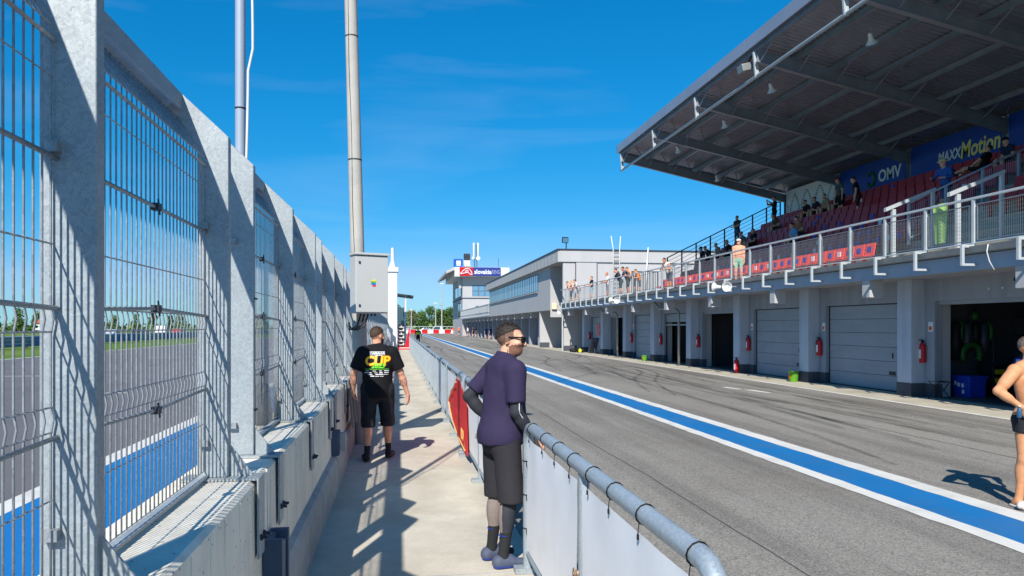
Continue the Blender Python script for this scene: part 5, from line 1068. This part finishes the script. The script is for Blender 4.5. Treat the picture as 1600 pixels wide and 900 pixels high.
stand_person(16.68, 20.3, 0, 'person in blue shirt and straw hat leaning on the stair rail', 'stand', R(195), pose=pose(lean=.2, wrr=(.2,.4,1.15), wrl=(-.2,.4,1.12), yaw=-.2), shirt=(46,84,150), pants=(36,52,90), sleeve=1.8, hat=((224,196,140), 'brim'), hair='grey')
stand_person(19.25, 21.7, 0, 'person in black lounging across the seats under the yellow lettering', pose=pose('sit', lean=-.25, knr=(.1,.45,.62), knl=(-.1,.45,.62), anr=(.1,.85,.5), anl=(-.1,.85,.5), toer=(.1,.9,.66), toel=(-.1,.9,.66)), face=R(120), shirt=(20,22,26), pants=DK)
stand_person(19.14, 20.6, 0, 'person in dark jacket and cap seated at the upper right edge', shirt=(34,42,62), pants=DK, hat=((24,30,46), 'cap'))
# pit lane
person((15.3, 45.6, .03), R(190), pose(wrr=(.12,.28,1.05), wrl=(-.1,.3,1.0), yaw=.2), 'person in black holding tools in the doorway of the far open garage', shirt=(24,26,30), pants=(30,32,36), hair='brown')
person((13.3, 96.5, 0), R(250), pose(wrr=(-.05,.25,1.1), wrl=(.05,.25,1.1)), 'person in pale shorts standing before the dark garages just left of the man in purple', shirt=(60,40,44), pants=(214,200,190), hair='red', hem=.8)
person((12.4, 133, 0), R(200), pose(), 'person in white shirt standing far down the pit lane', shirt=(232,230,230), pants=(90,50,56), hair='dark', hem=.8, h=.03)
FARP = [((12.9,128,0),(34,36,44),(40,40,48)), ((13.1,125,0),(60,40,50),(30,30,40)), ((12.2,150,0),(232,120,40),(40,50,70)), ((12.6,152,0),(70,60,120),(60,50,40)), ((11.8,160,0),(214,90,80),(200,180,170)), ((12.8,164,0),(50,60,80),(40,40,50)), ((12.1,172,0),(180,60,60),(60,60,70)), ((13.2,140,0),(40,50,70),(50,60,80)), ((13.3,112,0),(46,80,140),(40,60,100)), ((13.2,106,0),(40,60,110),(50,70,120))]
FL = ['dark clothed person right of the white shirt far down the lane', 'person in maroon beside the garages far down the lane', 'person in orange vest far down by the barrier blocks', 'person in violet far down by the barrier blocks', 'person in coral top far down by the barrier blocks', 'person in slate blue in the far group by the lane end', 'person in red farthest down the pit lane', 'person in navy beside a garage pier far down the lane', 'person in bright blue crouched at a garage mouth down the lane', 'person in mid blue beside a garage mouth down the lane']
for i, ((l_, a, b), lab) in enumerate(zip(FARP, FL)): person(l_, R(150+37*i), pose('stand', lean=.1*(i % 3), yaw=.3*(i % 3-1)), lab, shirt=a, pants=b, hair=('dark', 'brown', 'fair')[i % 3], h=.03)
mar = person((1.75, 66, 0), R(80), pose(wrr=(.3,.05,.9), wrl=(-.3,.1,.9)), 'marshal in yellow helmet and vest walking beyond the end of the barriers', shirt=(40,42,48), pants=(30,34,46), hair='dark', sleeve=.6, h=.022)
sdf_obj('helmet', [el((0, .0, 1.66), (.125, .14, .14), 'x')], .02, {'x': YELLOW}, mar); sdf_obj('vest', [el((0, -.02, 1.27), (.19, .14, .17), 'x', None, .02)], .022, {'x': YELLOW}, mar)
# ---------------------------------------------------------------- the three people in the foreground
def headgear_hair(J, parent, m, front=.035, slope=.62, thick=.006, h=.006, n=2600, ln=.012):
    """close cap of hair with thousands of short strands standing on it"""
    H = J['HM']; c = J['head']; q = lambda p: c+H@A(p, float); r = random.Random(3); mb = MB(); C0 = A([0, -.015, .03]); E0 = A([.077, .097, .09])+.001
    k = 0
    while k < n:
        d = unit([r.gauss(0, 1), r.gauss(0, 1), r.gauss(.3, 1)]); p = C0+d*E0; ex = p[2]-(front+slope*p[1])
        if ex < r.gauss(0, .006): continue
        L_ = ln*(.35+.65*min(1, max(0, (p[2]-.02)/.08)))*r.uniform(.6, 1.2); k += 1
        nr = unit(d/E0); tip = p+unit(nr+A([r.gauss(0, .35), -.55+r.gauss(0, .3), .25+r.gauss(0, .3)]))*L_; sd_ = unit(np.cross(nr, [r.gauss(0, 1), r.gauss(0, 1), r.gauss(0, 1)]))*.0022
        mb.add([q(p-nr*.003-sd_), q(p-nr*.003+sd_), q(tip)], [(0,1,2)])
    cap = [el(q(C0), E0+thick*.35, 'x', H, .01, [(q((0, 0, front+.012)), H@unit(A([0, slope, -1.])))])]
    o = sdf_obj('hair', cap, h, {'x': m}, parent, wr=.0016, wfreq=190.)
    st = mb.build('hair_strands', m, None, recalc=False); st.parent = o; st['kind'] = 'stuff'; return o
def bundle(loc, face, J, label, prims, mats, h, labfn=None):
    o = sdf_obj('person', prims, h, mats, None, labfn); o.location = loc; o.rotation_euler.z = face-PI/2; return tag(o, label, 'person')
# man in the purple shirt
SKP = mat('skin_tan', S(222,166,136), .52, 0, .1, 40, .08, 160, .4); STUB = mat('beard_stubble', S(128,90,72), .7, 0, .3, 140)
J = pose(lean=.09, bulk=1.1, yaw=R(-36), pitch=R(1), wrr=(.205, .17, .92), elhr=(.25, -1, -.1), wrl=(-.2, .0, 1.0), elhl=(-.5, -1, .1), knr=(.10,.03,.50), knl=(-.10,.02,.50))
GLEG = mat('legging_grey', S(128,116,112), .8, 0, .06, 40, .1, 150); BLEG = mat('legging_dark', S(46,48,56), .75, 0, .08, 40, .1, 150); SOCK = mat('sock_black', S(34,35,38), .9)
def lf_purple(c, l):
    H = J['HM']; q = H.T@(c-J['head'])
    if l in ('head', 'skin', 'lip') and c[2] > 1.45:
        nz_ = .007*math.sin(c[0]*911+c[1]*577)*math.sin(c[2]*733+c[1]*391)
        if q[2] < -.034-.3*max(0, .05-q[1])+nz_ and q[1] > .0+nz_ and not (abs(q[0]) < .02 and -.075 < q[2] < -.058 and q[1] > .085): return 'stub'
        if q[2] > -.02+.62*q[1] and q[1] < .035: return 'fade'
        if l == 'lip': return 'lip'
        return 'skin'
    if l == 'leg':
        if c[2] < .26: return 'sock'
        s = 1 if c[0] > 0 else -1; ang = math.atan2((c[0]-s*.1)*s, -(c[1]+.0)); return 'gleg' if -1.9 < ang < .55 else 'leg'
    return 'skin' if l in ('head', 'lip') else l
hs = dict(r=dict(d=(-.1, .8, -.55), n=(-.5, .1, -.8), side=(-1, .3, .2), curl=.55), l=dict(d=(.5, .5, -.7), n=(.7, -.3, .2), side=(.2, 1, .2), curl=.5))
P = torso(J, -.012, 'skin')+head(J, True)+limbs(J, 'slv', 1.93, 'leg', 1.95, 'sock', True, 'leg', hs)
ps = bundle((.755, 5.44, .1), R(16), J, 'man in purple polo and black shorts with sunglasses leaning at the barrier gap', P, dict(skin=SKP, slv=mat('sleeve_black', S(44,45,52), .8, 0, .08, 60, .15, 200), leg=BLEG, gleg=GLEG, sock=SOCK, stub=STUB, fade=mat('hair_fade', S(112,84,70), .75, 0, .25, 120), lip=GREY_LIP), .0085, lf_purple)
ps.scale = (1.02,)*3
headgear_hair(J, ps, mat('hair_dark_brown', S(46,37,34), .7, 0, .3, 120), .036, .52, .005)
PUR = mat('purple_jersey', S(52,45,72), .85, 0, .06, 25, .25, 220, .2)
t = J['t']
def sleeve_prims(J, n, r0, r1, f, lab='x'):
    a, b = J['sh'+n], J['el'+n]; e = a+(b-a)*f; d = unit(b-a); return [rc(a+A([0, 0, .005]), a+(b-a)*(f+.15), r0, r1, lab, .03, [(e, d)])]
shp = torso(J, .017, 'x')+[rc(t((0, 0, 1.2)), A([0, .01, .9]), .14, .152, 'x', .05, [((0, 0, .885), (0, 0, -1.))])]+sleeve_prims(J, 'r', .076, .066, .78)+sleeve_prims(J, 'l', .076, .066, .78)+[rc(J['neck']+A([0, -.01, -.05]), J['neck']+A([0, .012, .075]), .077, .073, 'x', .03, [(J['neck']+A([0, 0, .068]), (0, .4, .92))])]
shp[2]['r'] = shp[2]['r']+A([.012, .014, .03]); 
for p in shp:
    if p['cut'] is None: p['cut'] = [((0, 0, .885), (0, 0, -1.))]
sh_o = sdf_obj('shirt', shp, .0095, {'x': PUR}, ps, wr=.0016, wfreq=34.)
shr = []
for s, n in ((1, 'r'), (-1, 'l')):
    hp, kn = J['hip'+n], J['kn'+n]; shr.append(rc(hp+A([s*.005, 0, -.01]), kn+A([s*.012, .0, -.02]), .1, .098, 'x', .03, [((0, 0, .47), (0, 0, -1.))]))
shr.append(el((0, -.01, .89), (.158, .122, .10), 'x', None, .05))
sdf_obj('shorts', shr, .0095, {'x': mat('shorts_charcoal', S(48,47,52), .85, 0, .06, 25, .2, 200, .2)}, ps, wr=.0018, wfreq=26.)
for s, n in ((1, 'r'), (-1, 'l')):
    an, to = J['an'+n], J['toe'+n]
    sdf_obj('shoe', [rc(an+A([0, -.04, -.042]), to+A([-.0, -.02, -.002]), .038, .032, 'u', .03, [((0, 0, .002), (0, 0, -1.))]), rc(an+A([0, -.03, -.03]), an+A([0, .05, -.03]), .046, .042, 'u', .03)], .009, {'u': mat('shoe_slate', S(72,80,100), .7, 0, .1, 40), 'b': BLUEP}, ps, lambda c, l: 'b' if c[2] < .028 else 'u')
    part('sock_line', BLUEP, None, lambda m: m.lathe([(.041, 0), (.041, .003)], (an[0], an[1]+.009, .235), n=18)).parent = ps
H = J['HM']; q = lambda p: Vector(J['head']+H@A(p, float)); SGL = mat('sunglass_black', S(14,14,16), .15, 0, .05, 5, 0, 60, .7)
g = MB()
for s in (-1, 1):
    g.add([q(p) for p in ((s*.008, .113, .022), (s*.062, .098, .024), (s*.06, .096, -.016), (s*.045, .104, -.026), (s*.018, .112, -.018), (s*.008, .108, .022), (s*.062, .092, .024), (s*.06, .09, -.016), (s*.045, .098, -.026), (s*.018, .106, -.018))], [(0,1,2,3,4), (9,8,7,6,5)]+[(i, (i+1) % 5, (i+1) % 5+5, i+5) for i in range(5)])
    g.beam(q((s*.062, .096, .016)), q((s*.082, .0, .012)), .005, .011)
g.beam(q((-.012, .114, .014)), q((.012, .114, .014)), .006, .008)
so = g.build('sunglasses', SGL, None); so.parent = ps
# thin reflective piping down the right sleeve, collar tab and chest print
ar = MB(); a, e, w_ = J['shr'], J['elr'], J['wrr']; off = A([1., 0, 0])
def armpt(t_):
    d_ = unit(e-a) if t_ < 1 else unit(w_-e); o_ = unit(off-d_*(off@d_)); return (a+(e-a)*t_+o_*(.0565-.008*t_)) if t_ < 1 else (e+(w_-e)*(t_-1)+o_*(.0465-.013*(t_-1)))
ar.tube([armpt(.74+.07*i) for i in range(17)], .003, 5); ao = ar.build('sleeve_piping', WHITEST, None); ao.parent = ps
bv = BVHTree.FromPolygons([v.co for v in sh_o.data.vertices], [p.vertices for p in sh_o.data.polygons])
def print_on(parent, bvh, txt, size, m, o, xd, yd, nd, offset=.0, shear=0, name='print', lift=.002):
    """flat print pressed on to a curved garment"""
    ob = text_obj(name, txt, size, m, None, None, 0, offset, shear); me = ob.data; bm = bmesh.new(); bm.from_mesh(me)
    bmesh.ops.subdivide_edges(bm, edges=[e_ for e_ in bm.edges if e_.calc_length() > size*.15], cuts=2); bmesh.ops.triangulate(bm, faces=bm.faces)
    o, xd, yd, nd = map(Vector, (o, xd, yd, nd))
    for v in bm.verts:
        s = o+xd*v.co.x+yd*v.co.y; hit = bvh.ray_cast(s+nd*.4, -nd, .8); v.co = (hit[0]+nd*lift) if hit[0] else s
    bm.to_mesh(me); bm.free(); ob.parent = parent; return ob
def panel_on(parent, bvh, x0, x1, y0, y1, m, o, xd, yd, nd, name='print', lift=.0018):
    o, xd, yd, nd = map(Vector, (o, xd, yd, nd)); n = 10; mb = MB()
    def f(u, v):
        s = o+xd*(x0+(x1-x0)*u)+yd*(y0+(y1-y0)*v); hit = bvh.ray_cast(s+nd*.4, -nd, .8); return (hit[0]+nd*lift) if hit[0] else s
    mb.grid(f, n, 3); ob = mb.build(name, m, None, recalc=False); ob.parent = parent; return ob
print_on(sh_o, bv, 'OFL', .05, mat('silver_print', S(200,200,206), .5), (.06, .1, 1.27), (-1, 0, 0), (0, 0, 1), (0, 1, 0), .001, .2, 'chest_print')
# man walking away in the black T-shirt
J = pose(bulk=1.2, yaw=R(-48), pitch=R(-4), wrr=(.40, .10, .84), elhr=(1, -.5, 0), wrl=(-.32, .06, .90), elhl=(-1, -.6, 0), hipr=(.10, 0, .92), hipl=(-.10, 0, .92), knr=(.13, .10, .50), knl=(-.12, -.01, .50), anr=(.14, .10, .085), anl=(-.13, -.13, .085), toer=(.19, .27, .035), toel=(-.17, .03, .035))
SKW = mat('skin_ruddy', S(208,150,122), .5, 0, .1, 20, .08, 160, .4); TAT = mat('tattoo_ink', S(110,96,96), .6)
def lf_walk(c, l):
    q = J['HM'].T@(c-J['head'])
    if l in ('head', 'lip', 'skin') and c[2] > 1.45: return 'beard' if (q[2] < -.04 and q[1] > .012) else 'skin'
    e, w_ = J['elr'], J['wrr']; tt = ((c-e)@(w_-e))/((w_-e)@(w_-e)); dd = np.linalg.norm(c-e-(w_-e)*tt)
    if c[0] > .28 and .25 < tt < .55 and dd < .07 and math.sin(c[2]*150)*math.sin(c[1]*170+c[0]*90) > .35: return 'tat'
    if l == 'calf' and c[2] < .20: return 'sock'
    return {'calf': 'skin', 'head': 'skin', 'lip': 'skin'}.get(l, l)
hs = dict(r=dict(d=(.1, .25, -1), n=(-.9, .35, -.1), side=(.25, 1, .2), curl=.42, thumb_out=.5), l=dict(d=(.15, .3, -1), n=(.9, .3, 0), side=(-.2, 1, .2), curl=.4))
P = torso(J, -.006, 'skin')+head(J, True)+limbs(J, 'skin', .1, 'calf', 1.95, 'sock', True, 'calf', hs)
pw_ = bundle((-.27, 9.95, .1), R(90), J, 'man in black printed T-shirt and black shorts walking away along the walkway', P, dict(skin=SKW, sock=SOCK, beard=mat('beard_brown', S(78,54,40), .8, 0, .2, 90), tat=TAT), .0105, lf_walk)
headgear_hair(J, pw_, mat('hair_brown_short', S(74,56,44), .75, 0, .3, 110), .02, .62, .006, .008)
BT = mat('tshirt_black', S(24,24,27), .85, 0, .1, 25, .25, 200, .2)
t = J['t']; shp = torso(J, .02, 'x')+[rc(t((0, 0, 1.2)), A([0, .0, .88]), .165, .175, 'x', .05)]+sleeve_prims(J, 'r', .086, .084, .82)+sleeve_prims(J, 'l', .086, .084, .82)+[rc(J['neck']+A([0, -.01, -.06]), J['neck']+A([0, .0, .015]), .08, .074, 'x', .03)]
for p in shp:
    if p['cut'] is None: p['cut'] = [((0, 0, .83), (0, 0, -1.))]
sw = sdf_obj('shirt', shp, .011, {'x': BT}, pw_, wr=.002, wfreq=28.)
shr = []
for s, n in ((1, 'r'), (-1, 'l')):
    hp, kn, an = J['hip'+n], J['kn'+n], J['an'+n]; d = unit(kn-hp); e = kn+(an-kn)*.12
    shr += [rc(hp+A([s*.005, 0, .03]), kn, .118, .092, 'x', .03, [((0, 0, .435), (0, 0, -1.))]), rc(kn, e, .092, .09, 'x', .03, [((0, 0, .435), (0, 0, -1.))])]
shr.append(el((0, -.01, .90), (.195, .155, .13), 'x', None, .05))
sho = sdf_obj('shorts', shr, .011, {'x': mat('denim_black', S(40,41,46), .85, 0, .3, 14, .3, 120, .2)}, pw_, wr=.0028, wfreq=30.)
for s, n in ((1, 'r'), (-1, 'l')):
    an, to = J['an'+n], J['toe'+n]
    sdf_obj('shoe', [rc(an+A([0, -.04, -.045]), to+A([0, .01, 0]), .045, .04, 'u', .03, [((0, 0, .002), (0, 0, -1.))])], .01, {'u': BLACK, 's': mat('shoe_sole', S(110,108,104), .8)}, pw_, lambda c, l: 's' if c[2] < .016 else 'u')
bv = BVHTree.FromPolygons([v.co for v in sw.data.vertices], [p.vertices for p in sw.data.polygons])
XD, YD, ND = (1, 0, 0), (0, 0, 1), (0, -1, 0)
panel_on(sw, bv, -.098, .098, 1.385, 1.432, WHITEST, (0,0,0), XD, YD, ND, 'print_frame'); panel_on(sw, bv, -.092, .092, 1.390, 1.427, BT, (0,0,0), XD, YD, ND, 'print_field', .0026)
print_on(sw, bv, 'YAMAHA', .046, WHITEST, (0, 0, 1.4085), XD, YD, ND, .0016, 0, 'print', .0036)
YO = mat('print_yellow', S(248,208,40), .5); OO = mat('print_orange', S(244,130,20), .5); GR2 = mat('print_green', S(110,214,50), .5)
print_on(sw, bv, 'CUP', .165, OO, (0, 0, 1.305), XD, YD, ND, .010, .1, 'print', .0022); print_on(sw, bv, 'CUP', .165, YO, (0, 0, 1.307), XD, YD, ND, .002, .1, 'print', .0034)
print_on(sw, bv, '2025', .085, GR2, (.01, 0, 1.245), XD, YD, ND, .003, .35, 'print', .0046)
panel_on(sw, bv, -.15, .15, 1.2, 1.206, GR2, (0,0,0), XD, YD, ND, 'print'); panel_on(sw, bv, -.03, .06, 1.378, 1.383, WHITEST, (0,0,0), XD, YD, ND, 'print')
rr_ = random.Random(4)
for row, (z, xs) in enumerate(((1.176, (-.125,-.035,.045,.12)), (1.152, (-.135,-.095,-.015,.05,.12)), (1.130, (-.09,.0,.05,.11)), (1.108, (-.06,.0,.06)))):
    for x in xs:
        w2_ = rr_.uniform(.016, .032); panel_on(sw, bv, x-w2_, x+w2_, z, z+rr_.uniform(.006, .013), WHITEST, (0,0,0), XD, YD, ND, 'sponsor_print')
# bare chested man at the right edge
J = pose(bulk=.98, yaw=R(38), wrr=(.215, .085, 1.045), elhr=(1, -.55, .1), wrl=(-.22, .08, 1.04), elhl=(-1, -.4, .1), knr=(.11, .03, .5), anr=(.12, -.02, .085), toer=(.19, .13, .035), anl=(-.12, -.03, .085))
SKT = mat('skin_bronzed', S(204,144,102), .58, 0, .09, 22, .1, 120, .3)
def lf_bare(c, l):
    if l in ('calf', 'head', 'lip', 'foot'): return 'skin'
    return l
hs = dict(r=dict(d=(-.35, .35, -.85), n=(-.9, -.3, .1), side=(-.2, .9, .3), curl=.3, thumb_out=.9), l=dict(d=(.35, .35, -.85), n=(.9, -.3, .1), side=(.2, .9, .3), curl=.3))
P = torso(J, 0, 'skin')+head(J, True)+limbs(J, 'skin', .1, 'calf', 1.95, 'skin', True, 'calf', hs)
t = J['t']
for s in (-1, 1): P += [el(t((s*.075, .085, 1.30)), (.082, .035, .058), 'skin', None, .03), el(t((s*.045, .1, 1.1)), (.04, .02, .09), 'skin', None, .03), el(t((s*.12, .03, 1.22)), (.05, .07, .12), 'skin', None, .04)]
P += [rc(J['shr']+(J['elr']-J['shr'])*.3+A([0, .015, 0]), J['shr']+(J['elr']-J['shr'])*.7+A([0, .015, 0]), .05, .046, 'skin', .03)]
pt = bundle((6.43, 6.72, .0), R(-82), J, 'bare chested man in black trunks and grey slides, hand on hip, at the right edge', P, dict(skin=SKT, nip=mat('areola', S(140,84,64), .6)), .0105, lambda c, l: 'nip' if (np.linalg.norm(c-t((.085, .125, 1.275))) < .017 or np.linalg.norm(c-t((-.085, .125, 1.275))) < .017) else lf_bare(c, l))
headgear_hair(J, pt, mat('hair_ash', S(104,94,84), .75, 0, .3, 110), .04, .5, .006, .008)
tr = [el((0, -.01, .90), (.172, .128, .10), 'x', None, .04)]
for s, n in ((1, 'r'), (-1, 'l')): tr.append(rc(J['hip'+n]+A([s*.004, 0, -.02]), J['kn'+n], .099, .07, 'x', .03, [((0, 0, .775), (0, 0, -1.))]))
for p in tr: p['cut'] = (p['cut'] or [])+[((0, 0, .985), (0, 0, 1.))]
sdf_obj('trunks', tr, .011, {'x': mat('trunks_black', S(26,27,32), .7, 0, .08, 25, .15, 160)}, pt, wr=.001)
for s, n in ((1, 'r'), (-1, 'l')):
    an, to = J['an'+n], J['toe'+n]; SL = mat('slide_grey', S(196,192,186), .7, 0, .05, 20)
    sl_ = sdf_obj('slide', [rc(an+A([0, -.05, -.075]), to+A([0, .04, -.026]), .045, .048, 'x', .02, [((0, 0, .024), (0, 0, 1.)), ((0, 0, .001), (0, 0, -1.))]), rc(to+A([-.05, -.05, .01]), to+A([.05, -.04, .01]), .03, .03, 'x', .02), rc(to+A([-.03, -.06, .028]), to+A([.03, -.05, .028]), .028, .028, 'x', .02)], .009, {'x': SL}, pt)
bo = thing('blue_drink_bottle', (6.24, 6.68, .98), 'small blue bottle held at the hip of the bare chested man', 'bottle')
bx_, by_ = 6.20, 6.60
part('bottle', mat('bottle_blue', S(44,84,116), .3, 0, .05, 5, 0, 60, .6), bo, lambda m: m.lathe([(.02,0),(.023,.015),(.023,.08),(.01,.1),(.01,.11)], (bx_, by_, .94), n=14), smooth=40); part('cap', WHT, bo, lambda m: m.lathe([(.012,0),(.012,.015)], (bx_, by_, 1.051), n=10))
